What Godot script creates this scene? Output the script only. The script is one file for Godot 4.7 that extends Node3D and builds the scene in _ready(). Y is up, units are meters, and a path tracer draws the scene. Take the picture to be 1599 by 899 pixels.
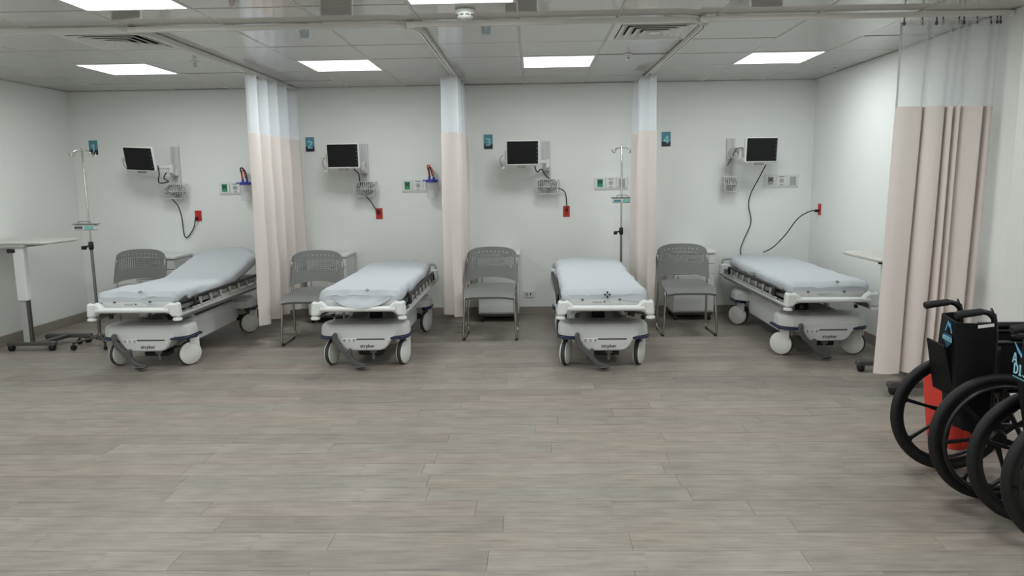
extends Node3D
# An emergency ward seen along its back wall: four bays with stretchers, monitors, chairs and curtains, wheelchairs by the right wall.

const EXPOSURE := 0.74
const LIGHT := 2.0
const TOP := 2.44          # ceiling height
const BACK := -7.9         # back wall
const LEFT := -4.9
const RIGHT := 2.95
const CORNER := -4.65      # where the right wall turns away to the right
const TILE_X := 0.615
const TILE_Z := 0.61

var M := {}
var names := {}
var group_id := 0

# ---------------------------------------------------------------- mesh builder
class Mb:
	var v := PackedVector3Array()
	var uv := PackedVector2Array()
	var sg := PackedInt32Array()
	var gid := 1

	func tri(a: Vector3, b: Vector3, c: Vector3, g := -1, ua := Vector2.ZERO, ub := Vector2.ZERO, uc := Vector2.ZERO) -> void:
		if a.is_equal_approx(b) or b.is_equal_approx(c) or a.is_equal_approx(c):
			return
		v.append(a); v.append(b); v.append(c)
		uv.append(ua); uv.append(ub); uv.append(uc)
		sg.append(g)

	func quad(a: Vector3, b: Vector3, c: Vector3, d: Vector3, g := -1) -> void:
		tri(a, b, c, g)
		tri(a, c, d, g)

	func away(a: Vector3, b: Vector3, c: Vector3, from: Vector3, g := -1) -> void:
		if (b - a).cross(c - a).dot((a + b + c) / 3.0 - from) > 0.0:
			tri(a, c, b, g)
		else:
			tri(a, b, c, g)

	func fix(start: int) -> void:      # a closed shape begun at vertex start: make its front faces clockwise
		var vol := 0.0
		var o := v[start] if start < v.size() else Vector3.ZERO
		for i in range(start, v.size(), 3):
			vol += (v[i] - o).dot((v[i + 1] - o).cross(v[i + 2] - o))
		if vol > 0.0:
			for i in range(start, v.size(), 3):
				var t := v[i + 1]; v[i + 1] = v[i + 2]; v[i + 2] = t
				var s := uv[i + 1]; uv[i + 1] = uv[i + 2]; uv[i + 2] = s

	func box(c: Vector3, s: Vector3, b := 0.003, basis := Basis()) -> Mb:
		var h := s / 2.0
		b = minf(b, minf(h.x, minf(h.y, h.z)) * 0.8)
		var p := {}
		for sx in [-1, 1]:
			for sy in [-1, 1]:
				for sz in [-1, 1]:
					var k := Vector3(sx, sy, sz)
					p[[sx, sy, sz, 0]] = c + basis * (k * Vector3(h.x, h.y - b, h.z - b))
					p[[sx, sy, sz, 1]] = c + basis * (k * Vector3(h.x - b, h.y, h.z - b))
					p[[sx, sy, sz, 2]] = c + basis * (k * Vector3(h.x - b, h.y - b, h.z))
		for s1 in [-1, 1]:
			_q(p[[s1, -1, -1, 0]], p[[s1, 1, -1, 0]], p[[s1, 1, 1, 0]], p[[s1, -1, 1, 0]], c)
			_q(p[[-1, s1, -1, 1]], p[[1, s1, -1, 1]], p[[1, s1, 1, 1]], p[[-1, s1, 1, 1]], c)
			_q(p[[-1, -1, s1, 2]], p[[1, -1, s1, 2]], p[[1, 1, s1, 2]], p[[-1, 1, s1, 2]], c)
			for s2 in [-1, 1]:
				_q(p[[s1, s2, -1, 0]], p[[s1, s2, 1, 0]], p[[s1, s2, 1, 1]], p[[s1, s2, -1, 1]], c)
				_q(p[[s1, -1, s2, 0]], p[[s1, 1, s2, 0]], p[[s1, 1, s2, 2]], p[[s1, -1, s2, 2]], c)
				_q(p[[-1, s1, s2, 1]], p[[1, s1, s2, 1]], p[[1, s1, s2, 2]], p[[-1, s1, s2, 2]], c)
				for s3 in [-1, 1]:
					away(p[[s1, s2, s3, 0]], p[[s1, s2, s3, 1]], p[[s1, s2, s3, 2]], c)
		return self

	func _q(a: Vector3, b: Vector3, c: Vector3, d: Vector3, from: Vector3) -> void:
		away(a, b, c, from)
		away(a, c, d, from)

	func loft(rings: Array, caps := true, smooth := true, closed := true) -> Mb:
		var start := v.size()
		var n: int = rings[0].size()
		gid += 1
		var last := Vector3.ZERO
		for i in rings.size() - 1:
			var p: PackedVector3Array = rings[i]
			var q: PackedVector3Array = rings[i + 1]
			var d := Vector3.ZERO
			for j in range(0, n, maxi(1, n / 4)):
				if p[j].distance_squared_to(q[j]) > 1e-10:
					d = (q[j] - p[j]).normalized()
					break
			if i > 0 and d.dot(last) < 0.72:
				gid += 1
			last = d
			for j in (n if closed else n - 1):
				var k := (j + 1) % n
				var g := gid if smooth else -1
				tri(p[j], p[k], q[k], g)
				tri(p[j], q[k], q[j], g)
		if caps:
			for e in [0, rings.size() - 1]:
				var r: PackedVector3Array = rings[e]
				var m := Vector3.ZERO
				for a in r:
					m += a
				m /= n
				for j in n:
					var k := (j + 1) % n
					if e == 0:
						tri(m, r[k], r[j])
					else:
						tri(m, r[j], r[k])
		fix(start)
		return self

	func lathe(profile: Array, xf := Transform3D(), sides := 16, caps := true) -> Mb:   # profile: Vector2(radius, height along local y)
		var rings := []
		for p in profile:
			var r := PackedVector3Array()
			for j in sides:
				var a := TAU * j / sides
				r.append(xf * Vector3(p.x * cos(a), p.y, p.x * sin(a)))
			rings.append(r)
		return loft(rings, caps)

	func ring(radius: float, wire: float, xf := Transform3D(), n := 28, m := 8, squash := 1.0) -> Mb:   # torus round local y
		var start := v.size()
		gid += 1
		for i in n:
			for j in m:
				var q := []
				for o in [[0, 0], [1, 0], [1, 1], [0, 1]]:
					var a: float = TAU * (i + o[0]) / n
					var b: float = TAU * ((j + o[1]) % m) / m
					if (i + o[0]) % n == 0:
						a = 0.0
					q.append(xf * Vector3((radius + wire * cos(b)) * cos(a), wire * squash * sin(b), (radius + wire * cos(b)) * sin(a)))
				quad(q[0], q[1], q[2], q[3], gid)
		fix(start)
		return self

	func tube(pts: Array, radius, sides := 8, caps := true) -> Mb:
		var rings := []
		var t0: Vector3 = (pts[1] - pts[0]).normalized()
		var nrm := t0.cross(Vector3.UP if absf(t0.y) < 0.9 else Vector3.RIGHT).normalized()
		var prev := t0
		for i in pts.size():
			var d: Vector3
			if i == 0:
				d = t0
			elif i == pts.size() - 1:
				d = (pts[i] - pts[i - 1]).normalized()
			else:
				d = ((pts[i] - pts[i - 1]).normalized() + (pts[i + 1] - pts[i]).normalized()).normalized()
			if d.length() < 0.5:
				d = prev
			var ax := prev.cross(d)
			if ax.length() > 1e-5:
				nrm = nrm.rotated(ax.normalized(), prev.angle_to(d))
			nrm = (nrm - d * nrm.dot(d)).normalized()
			var bi := d.cross(nrm)
			prev = d
			var r: float = radius[i] if radius is Array else radius
			var ring_ := PackedVector3Array()
			for j in sides:
				var a := TAU * j / sides
				ring_.append(pts[i] + (nrm * cos(a) + bi * sin(a)) * r)
			rings.append(ring_)
		var start := v.size()
		gid += 1
		for i in rings.size() - 1:
			for j in sides:
				var k := (j + 1) % sides
				quad(rings[i][j], rings[i][k], rings[i + 1][k], rings[i + 1][j], gid)
		if caps:
			for j in range(1, sides - 1):
				tri(rings[0][0], rings[0][j + 1], rings[0][j])
				var e: PackedVector3Array = rings[rings.size() - 1]
				tri(e[0], e[j], e[j + 1])
		fix(start)
		return self

	func turns_left(p: PackedVector2Array) -> bool:
		var area := 0.0
		for i in p.size():
			area += p[i].cross(p[(i + 1) % p.size()])
		return area > 0.0

	func prism(poly: PackedVector2Array, depth: float, xf := Transform3D(), bevel := 0.0, smooth := false) -> Mb:   # extruded along local z, centred
		var n := poly.size()
		var inner := poly
		if bevel > 0.0:
			var sign_ := 1.0 if turns_left(poly) else -1.0
			inner = PackedVector2Array()
			for i in n:
				var e1 := (poly[i] - poly[(i + n - 1) % n]).normalized()
				var e2 := (poly[(i + 1) % n] - poly[i]).normalized()
				var n1 := Vector2(-e1.y, e1.x)
				var n2 := Vector2(-e2.y, e2.x)
				var m := (n1 + n2)
				m = m / maxf(0.4, 1.0 + n1.dot(n2))
				inner.append(poly[i] + m * bevel * sign_)
		var start := v.size()
		var idx := Geometry2D.triangulate_polygon(inner)
		var h := depth / 2.0
		for i in range(0, idx.size(), 3):
			var a := inner[idx[i]]; var b := inner[idx[i + 1]]; var c := inner[idx[i + 2]]
			for s in [-1.0, 1.0]:
				var A := Vector3(a.x, a.y, h * s); var B := Vector3(b.x, b.y, h * s); var C := Vector3(c.x, c.y, h * s)
				if ((B - A).cross(C - A).z > 0.0) == (s > 0.0):
					tri(xf * A, xf * C, xf * B)
				else:
					tri(xf * A, xf * B, xf * C)
		gid += 1
		var cw := not turns_left(poly)
		for i in n:
			var k := (i + 1) % n
			var lv := [[inner, -h], [poly, -h + bevel], [poly, h - bevel], [inner, h]] if bevel > 0.0 else [[poly, -h], [poly, h]]
			for l in lv.size() - 1:
				var P: PackedVector2Array = lv[l][0]; var Q: PackedVector2Array = lv[l + 1][0]
				var a := xf * Vector3(P[i].x, P[i].y, lv[l][1]); var b := xf * Vector3(P[k].x, P[k].y, lv[l][1])
				var c := xf * Vector3(Q[k].x, Q[k].y, lv[l + 1][1]); var d := xf * Vector3(Q[i].x, Q[i].y, lv[l + 1][1])
				var g := gid + l if smooth else -1
				if cw:
					quad(a, b, c, d, g)
				else:
					quad(a, d, c, b, g)
		gid += 3
		return self

	func sheet(rows: Array, thick := 0.003) -> Mb:       # a bent sheet of cloth or plastic with real thickness
		var R := rows.size()
		var C: int = rows[0].size()
		var up := []
		var down := []
		for i in R:
			var a := PackedVector3Array(); var b := PackedVector3Array()
			for j in C:
				var du: Vector3 = rows[i][mini(j + 1, C - 1)] - rows[i][maxi(j - 1, 0)]
				var dv: Vector3 = rows[mini(i + 1, R - 1)][j] - rows[maxi(i - 1, 0)][j]
				var n := du.cross(dv).normalized() * thick / 2.0
				a.append(rows[i][j] + n); b.append(rows[i][j] - n)
			up.append(a); down.append(b)
		var start := v.size()
		gid += 2
		for i in R - 1:
			for j in C - 1:
				quad(up[i][j], up[i][j + 1], up[i + 1][j + 1], up[i + 1][j], gid)
				quad(down[i][j], down[i + 1][j], down[i + 1][j + 1], down[i][j + 1], gid - 1)
		for j in C - 1:
			quad(up[0][j + 1], up[0][j], down[0][j], down[0][j + 1])
			quad(up[R - 1][j], up[R - 1][j + 1], down[R - 1][j + 1], down[R - 1][j])
		for i in R - 1:
			quad(up[i][0], up[i + 1][0], down[i + 1][0], down[i][0])
			quad(up[i + 1][C - 1], up[i][C - 1], down[i][C - 1], down[i + 1][C - 1])
		fix(start)
		return self

	func film(rows: Array) -> Mb:       # a single layer, for see-through net
		gid += 1
		for i in rows.size() - 1:
			for j in rows[i].size() - 1:
				quad(rows[i][j], rows[i][j + 1], rows[i + 1][j + 1], rows[i + 1][j], gid)
		return self

	func sweep(path: Array, profile: PackedVector2Array) -> Mb:   # profile (sideways, up) carried level along a path
		var rings := []
		for i in path.size():
			var d: Vector3 = path[mini(i + 1, path.size() - 1)] - path[maxi(i - 1, 0)]
			var side := d.normalized().cross(Vector3.UP).normalized()
			var r := PackedVector3Array()
			for p in profile:
				r.append(path[i] + side * p.x + Vector3.UP * p.y)
			rings.append(r)
		var start := v.size()
		var n := profile.size()
		for i in rings.size() - 1:
			for j in n:
				quad(rings[i][j], rings[i][(j + 1) % n], rings[i + 1][(j + 1) % n], rings[i + 1][j])
		var idx := Geometry2D.triangulate_polygon(profile)
		for i in range(0, idx.size(), 3):
			tri(rings[0][idx[i]], rings[0][idx[i + 1]], rings[0][idx[i + 2]])
			var e: PackedVector3Array = rings[rings.size() - 1]
			tri(e[idx[i]], e[idx[i + 2]], e[idx[i + 1]])
		fix(start)
		return self

	func mesh() -> ArrayMesh:
		var st := SurfaceTool.new()
		st.begin(Mesh.PRIMITIVE_TRIANGLES)
		for t in sg.size():
			st.set_smooth_group(sg[t])
			for k in 3:
				st.set_uv(uv[t * 3 + k])
				st.add_vertex(v[t * 3 + k])
		st.generate_normals()
		return st.commit()


# ---------------------------------------------------------------- scene helpers
func numbered(called: String) -> String:
	if not names.has(called):
		names[called] = 0
		return called
	names[called] += 1
	return "%s_%03d" % [called, names[called]]

func tag(o: Node3D, label: String, category := "", group := "") -> Node3D:
	o.set_meta("label", label)
	if category:
		o.set_meta("category", category)
	if group:
		o.set_meta("group", group)
	return o

func thing(called: String, label: String, category: String, at := Vector3.ZERO, turn := 0.0, group := "") -> Node3D:
	var o := Node3D.new()
	o.name = numbered(called)
	add_child(o)
	o.position = at
	o.rotation.y = deg_to_rad(turn)
	tag(o, label, category, group)
	return o

func part(called: String, mb, mat: Material, parent: Node3D) -> MeshInstance3D:
	var o := MeshInstance3D.new()
	o.name = called
	o.mesh = mb.mesh() if mb is Mb else mb
	o.material_override = mat
	parent.add_child(o, true)
	return o

func struct(called: String, mb, mat: Material) -> MeshInstance3D:
	var o := part(called, mb, mat, self)
	o.set_meta("kind", "structure")
	return o

func mat(c: Color, rough := 0.6, metal := 0.0, spec := 0.5) -> StandardMaterial3D:
	var m := StandardMaterial3D.new()
	m.albedo_color = c
	m.roughness = rough
	m.metallic = metal
	m.metallic_specular = spec
	return m

func rgb(r: int, g: int, b: int) -> Color:
	return Color(r / 255.0, g / 255.0, b / 255.0)

func V(x: float, y: float, z: float) -> Vector3:
	return Vector3(x, y, z)

func curve(pts: Array, per := 6) -> Array:       # Catmull-Rom through the points
	var out := []
	for i in pts.size() - 1:
		var a = pts[maxi(i - 1, 0)]; var b = pts[i]; var c = pts[i + 1]; var d = pts[mini(i + 2, pts.size() - 1)]
		for k in per:
			out.append(b.cubic_interpolate(c, a, d, float(k) / per))
	out.append(pts[pts.size() - 1])
	return out

func bend(pts: Array, r: float, per := 5) -> Array:   # polyline with rounded corners
	var out := [pts[0]]
	for i in range(1, pts.size() - 1):
		var a: Vector3 = pts[i] + (pts[i - 1] - pts[i]).limit_length(r)
		var c: Vector3 = pts[i] + (pts[i + 1] - pts[i]).limit_length(r)
		for k in per + 1:
			var t := float(k) / per
			out.append(a.lerp(pts[i], t).lerp(pts[i].lerp(c, t), t))
	out.append(pts[pts.size() - 1])
	return out

func rrect(hx: float, hz: float, r: float, n := 5) -> PackedVector2Array:
	var out := PackedVector2Array()
	r = minf(r, minf(hx, hz) * 0.99)
	for q in 4:
		var c := Vector2((hx - r) * (1 if q == 0 or q == 3 else -1), (hz - r) * (1 if q < 2 else -1))
		for k in n + 1:
			var a := PI / 2 * (q + float(k) / n)
			out.append(c + Vector2(cos(a), sin(a)) * r)
	return out

func level(p: PackedVector2Array, y: float, ox := 0.0, oz := 0.0) -> PackedVector3Array:
	var out := PackedVector3Array()
	for q in p:
		out.append(Vector3(q.x + ox, y, q.y + oz))
	return out

func slab(hx: float, hz: float, r: float, y0: float, y1: float, b := 0.004, ox := 0.0, oz := 0.0) -> Mb:   # rounded slab
	var m := Mb.new()
	m.loft([level(rrect(hx - b, hz - b, r), y0, ox, oz), level(rrect(hx, hz, r), y0 + b, ox, oz), level(rrect(hx, hz, r), y1 - b, ox, oz), level(rrect(hx - b, hz - b, r), y1, ox, oz)])
	return m

func along_x(at: Vector3) -> Transform3D:       # local y runs along x
	return Transform3D(Basis(Vector3(0, 0, 1), Vector3(1, 0, 0), Vector3(0, 1, 0)), at)

func along_z(at: Vector3) -> Transform3D:
	return Transform3D(Basis(Vector3(1, 0, 0), Vector3(0, 0, 1), Vector3(0, -1, 0)), at)

func poly(a: Array) -> PackedVector2Array:
	var out := PackedVector2Array()
	for i in range(0, a.size(), 2):
		out.append(Vector2(a[i], a[i + 1]))
	return out

func letters(text: String, height: float, bold := true) -> TextMesh:
	var t := TextMesh.new()
	var f := SystemFont.new()
	f.font_names = PackedStringArray(["Droid Sans"])
	f.font_weight = 700 if bold else 400
	t.font = f
	t.text = text
	t.font_size = 64
	t.pixel_size = height / 46.0
	t.depth = 0.0015
	t.curve_step = 2.0
	return t

func lettering(called: String, text: String, height: float, m: Material, parent: Node3D, xf: Transform3D) -> MeshInstance3D:
	var o := part(called, letters(text, height), m, parent)
	o.transform = xf
	return o

# ---------------------------------------------------------------- the scene
func _ready() -> void:
	var cam := Camera3D.new()
	cam.name = "camera"
	cam.transform = Transform3D(Basis(Vector3(0.999589, -0.013357, -0.025373), Vector3(0.009542, 0.989396, -0.144927), Vector3(0.027040, 0.144625, 0.989117)), Vector3(0, 1.45, 0))
	cam.fov = 42.698
	cam.near = 0.05
	cam.far = 60.0
	add_child(cam)
	cam.current = true

	var env := Environment.new()
	env.background_mode = Environment.BG_COLOR
	env.background_color = Color(0.02, 0.02, 0.02)
	env.tonemap_mode = Environment.TONE_MAPPER_LINEAR
	env.tonemap_exposure = EXPOSURE
	env.sdfgi_enabled = true
	env.ssao_enabled = true
	env.ssil_enabled = true
	var we := WorldEnvironment.new()
	we.name = "environment"
	we.environment = env
	add_child(we)

	materials()
	# two rows of light panels in view, and the rows that go on over the camera
	var spots := []
	for k in [-6, -3, 0, 3]:
		spots.append([k, 0, ["lit square ceiling panel above the stretcher with raised backrest", "lit square ceiling panel above the stretcher with the overhanging sheet", "lit square ceiling panel above the stretcher with the dark cross", "lit square ceiling panel closest to the right wall"][k / 3 + 2]])
	spots.append([-4, 1, "lit square ceiling panel cut by the frame in the upper left corner"])
	spots.append([-1, 1, "lit square ceiling panel beside the smoke detector at the top"])
	for row in [1, 2, 3]:
		for k in [-7, -4, -1, 2, 5]:
			if row > 1 or k in [2, -7]:
				spots.append([k, row, "lit square ceiling panel of the rows out of view over the open floor"])
	spots.append([6, 1, "lit square ceiling panel of the rows out of view over the open floor"])
	for s in spots:
		ceiling_light(s[0], s[1], s[2])

	shell()
	for n in 4:
		curtain_track(n)
	side_curtain("beige curtain bunched beside the stretcher with raised backrest, white net along its top", -2.445, -6.45, -7.8, 0.08, 5, 3)
	side_curtain("beige curtain bunched left of the free-standing grey chair, white net along its top", -0.735, -6.80, -7.8, 0.095, 4, 5)
	side_curtain("beige curtain bunched right of the infusion pole, white net along its top", 1.098, -6.98, -7.5, 0.092, 3, 8)
	corner_curtain()

	stretcher("hospital stretcher with raised backrest under sign 1, left of the first curtain", V(-3.075, 0, -6.42), 0.0, true, [14, 36, 35, 40], 0)
	stretcher("hospital stretcher under sign 2 whose sheet hangs over the foot bumper", V(-1.325, 0, -6.40), 0.0, false, [14, 15, 8, 20], 1)
	stretcher("hospital stretcher under sign 3 with a dark cross on its sheet front", V(0.55, 0, -6.34), 0.0, false, [18, 24, 10, 15], 2)
	stretcher("hospital stretcher under sign 4, closest to the right wall", V(2.335, 0, -6.62), 0.0, false, [133, 128, 130, 125], 3)

	chair("grey perforated chair half hidden behind the stretcher with raised backrest", V(-3.86, 0, -6.95), 4.0)
	chair("grey perforated chair between the first curtain and the second stretcher", V(-2.01, 0, -6.62), 2.0)
	chair("grey perforated chair standing free beside the low wall socket", V(-0.385, 0, -6.79), -1.0)
	chair("grey perforated chair between the third curtain and the right-hand stretcher", V(1.455, 0, -6.91), 0.0)

	cabinet("white bedside cabinet behind the chair and the raised stretcher on the left", -3.90)
	cabinet("white bedside cabinet behind the chair next to the first curtain", -2.115)
	cabinet("white bedside cabinet behind the chair next to the low wall socket", -0.345)
	cabinet("white bedside cabinet behind the chair at the right of the third curtain", 1.65)

	for n in 4:
		bay_wall(n)
	iv_pole("chrome infusion pole with pump in the left corner beside sign 1", V(-3.965, 0, -6.52), 1.79, 1.09, 20)
	iv_pole("chrome infusion pole with pump in front of the third curtain", V(0.925, 0, -7.62), 1.79, 1.235, 55)
	overbed_table("white overbed table with round-cornered top by the left wall", V(-4.49, 0, -6.33), 0.972, [-0.07, -0.24, 0.325, 0.24, -5.0], [[-0.20, 0.24, 0.0], [-0.08, 0.36, -0.34]])
	overbed_table("white overbed table mostly hidden behind the tall corner curtain", V(2.62, 0, -5.44), 0.90, [-0.10, 0.22, 0.22, 0.31, 0.0], [[-0.20, 0.2, 0.0], [-0.25, 0.2, 0.60]])
	wheelchair("folded black wheelchair farther from the camera, a small teal emblem on its back", V(2.05, 0, -3.37), 0.175, 0)
	wheelchair("folded black wheelchair nearest the camera, cut by the right frame edge", V(2.085, 0, -2.85), 0.112, 1)
	waste_bin()
	ceiling_fittings()
	wall_fittings()


func materials() -> void:
	M.wall = mat(rgb(236, 238, 235), 0.55)
	M.wall.metallic_specular = 0.35
	M.ceiling = mat(rgb(190, 189, 185), 0.035)
	M.grid = mat(rgb(200, 199, 194), 0.35)
	M.dark_grid = mat(rgb(110, 110, 108), 0.6)
	M.void = mat(rgb(40, 40, 40), 0.9)
	M.base = mat(rgb(150, 142, 134), 0.5)
	M.white = mat(rgb(224, 226, 224), 0.35)
	M.bed_white = mat(rgb(206, 207, 206), 0.32)
	M.sheet = mat(rgb(187, 192, 197), 0.85)
	M.sheet.rim_enabled = true
	M.sheet.rim = 0.15
	M.navy = mat(rgb(36, 42, 74), 0.45)
	M.black = mat(rgb(22, 22, 23), 0.5)
	M.rubber = mat(rgb(58, 58, 58), 0.7)
	M.dark = mat(rgb(84, 84, 84), 0.5)
	M.grey = mat(rgb(128, 129, 127), 0.45)
	M.pale = mat(rgb(172, 173, 170), 0.4)
	M.chair = mat(rgb(113, 114, 112), 0.5)
	M.chrome = mat(rgb(190, 188, 184), 0.22, 1.0)
	M.steel = mat(rgb(118, 116, 113), 0.4, 0.7)
	M.dark_steel = mat(rgb(86, 84, 82), 0.45, 0.3)
	M.screen = mat(rgb(15, 15, 17), 0.3, 0.0, 0.35)
	M.red = mat(rgb(190, 52, 40), 0.5)
	M.red_bin = mat(rgb(224, 62, 48), 0.5)
	M.teal = mat(rgb(86, 142, 156), 0.5)
	M.sign_navy = mat(rgb(26, 36, 52), 0.5)
	M.pale_blue = mat(rgb(150, 205, 222), 0.5)
	M.green = mat(rgb(52, 146, 100), 0.5)
	M.dark_green = mat(rgb(28, 84, 62), 0.5)
	M.blue = mat(rgb(52, 58, 150), 0.4)
	M.cover = mat(rgb(222, 223, 219), 0.4)
	M.fabric = mat(rgb(223, 214, 208), 0.9)
	M.fabric.backlight_enabled = true
	M.fabric.backlight = Color(0.18, 0.16, 0.15)
	M.fabric.normal_enabled = true
	var wn := NoiseTexture2D.new()
	wn.width = 256; wn.height = 256; wn.seamless = true; wn.as_normal_map = true; wn.bump_strength = 3.0
	var fn := FastNoiseLite.new()
	fn.seed = 5; fn.frequency = 0.12
	wn.noise = fn
	M.fabric.normal_texture = wn
	M.fabric.normal_scale = 0.35
	M.fabric.uv1_triplanar = true
	M.fabric.uv1_scale = V(9, 9, 9)
	M.mesh = mat(Color(0.9, 0.92, 0.94, 0.62), 0.8)
	M.mesh.transparency = BaseMaterial3D.TRANSPARENCY_ALPHA
	M.mesh.cull_mode = BaseMaterial3D.CULL_DISABLED
	M.mesh.backlight_enabled = true
	M.mesh.backlight = Color(0.5, 0.5, 0.5)
	M.thin_net = mat(Color(0.84, 0.86, 0.87, 0.38), 0.8)
	M.thin_net.transparency = BaseMaterial3D.TRANSPARENCY_ALPHA
	M.thin_net.cull_mode = BaseMaterial3D.CULL_DISABLED
	M.rail = mat(rgb(206, 207, 205), 0.45)
	M.track = mat(rgb(232, 232, 228), 0.45)
	M.hem = mat(rgb(190, 190, 186), 0.8)
	M.clear = mat(Color(0.95, 0.95, 0.95, 0.24), 0.3)
	M.clear.transparency = BaseMaterial3D.TRANSPARENCY_ALPHA
	M.vinyl = mat(rgb(13, 13, 15), 0.6)
	M.vinyl.metallic_specular = 0.3
	M.vinyl_sheen = mat(rgb(18, 18, 20), 0.4)
	M.rubber_black = mat(rgb(15, 15, 16), 0.62)
	M.teal_dark = mat(rgb(40, 84, 110), 0.5)
	M.logo = mat(rgb(96, 170, 208), 0.5)
	M.tube_orange = mat(rgb(190, 92, 70), 0.4)
	M.tabletop = mat(rgb(206, 205, 199), 0.4)
	M.lamp = mat(rgb(250, 252, 255), 0.5)
	M.lamp.emission_enabled = true
	M.lamp.emission = Color(0.97, 1.0, 1.0)
	M.lamp.emission_energy_multiplier = 1.9
	M.planks = plank_material()


func plank_material() -> StandardMaterial3D:
	var W := 1024
	var Hh := 1024
	var strips := 8
	var g := FastNoiseLite.new()
	g.seed = 11; g.frequency = 0.02; g.fractal_octaves = 3
	var f := FastNoiseLite.new()
	f.seed = 23; f.frequency = 0.05; f.fractal_octaves = 2
	var data := PackedByteArray()
	data.resize(W * Hh * 3)
	var tones := [[146, 137, 127], [142, 135, 126], [149, 141, 132], [138, 129, 121], [143, 137, 128], [147, 137, 128], [137, 129, 121], [143, 135, 126]]
	var at := 0
	for y in Hh:
		var s := y * strips / Hh
		var t: Array = tones[s]
		var along := float(y % (Hh / strips)) / (Hh / strips)
		for x in W:
			var u := float(x)
			var streak := g.get_noise_2d(u * 0.16, y * 2.6 + s * 500.0)
			var broad := g.get_noise_2d(u * 0.22 + 3000.0, y * 0.55 + s * 900.0)
			var fine := f.get_noise_2d(u * 0.5, y * 7.0 + s * 300.0)
			var k := 1.0 + 0.075 * streak + 0.08 * broad + 0.035 * fine
			if streak < -0.33:
				k -= 0.16 * (-0.33 - streak)
			if along < 0.08:
				k -= 0.16 * clampf(g.get_noise_2d(u * 0.12 + 7000.0, s * 77.0) + 0.12, 0.0, 1.0)
			if along < 0.03 or along > 0.97:
				k *= 0.95
			data[at] = clampi(int(t[0] * k), 0, 255)
			data[at + 1] = clampi(int(t[1] * k), 0, 255)
			data[at + 2] = clampi(int(t[2] * k), 0, 255)
			at += 3
	var im := Image.create_from_data(W, Hh, false, Image.FORMAT_RGB8, data)
	im.generate_mipmaps()
	var m := mat(Color.WHITE, 0.42)
	m.albedo_texture = ImageTexture.create_from_image(im)
	m.metallic_specular = 0.4
	return m


func plank_mesh(x0: float, x1: float, z0: float, z1: float, strip: int, shift: float, into: Mb = null, ox := 0.0, oz := 0.0) -> Mb:
	var m := into if into else Mb.new()
	var b := 0.0009
	var top := 0.0
	var low := -0.003
	var p := [V(x0 + b + ox, top, z0 + b + oz), V(x1 - b + ox, top, z0 + b + oz), V(x1 - b + ox, top, z1 - b + oz), V(x0 + b + ox, top, z1 - b + oz)]
	var q := [V(x0 + ox, low, z0 + oz), V(x1 + ox, low, z0 + oz), V(x1 + ox, low, z1 + oz), V(x0 + ox, low, z1 + oz)]
	var v0 := strip / 8.0 + 0.004
	var v1 := (strip + 1) / 8.0 - 0.004
	var u0 := shift
	var u1 := shift + (x1 - x0) / 1.22
	var t := [Vector2(u0, v0), Vector2(u1, v0), Vector2(u1, v1), Vector2(u0, v1)]
	var start := m.v.size()
	m.tri(p[0], p[1], p[2], -1, t[0], t[1], t[2])
	m.tri(p[0], p[2], p[3], -1, t[0], t[2], t[3])
	for i in 4:
		var k := (i + 1) % 4
		m.tri(q[i], q[k], p[k], -1, t[i], t[k], t[k])
		m.tri(q[i], p[k], p[i], -1, t[i], t[k], t[i])
	m.tri(q[0], q[2], q[1], -1, t[0], t[2], t[1])
	m.tri(q[0], q[3], q[2], -1, t[0], t[3], t[2])
	m.fix(start)
	return m


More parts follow.
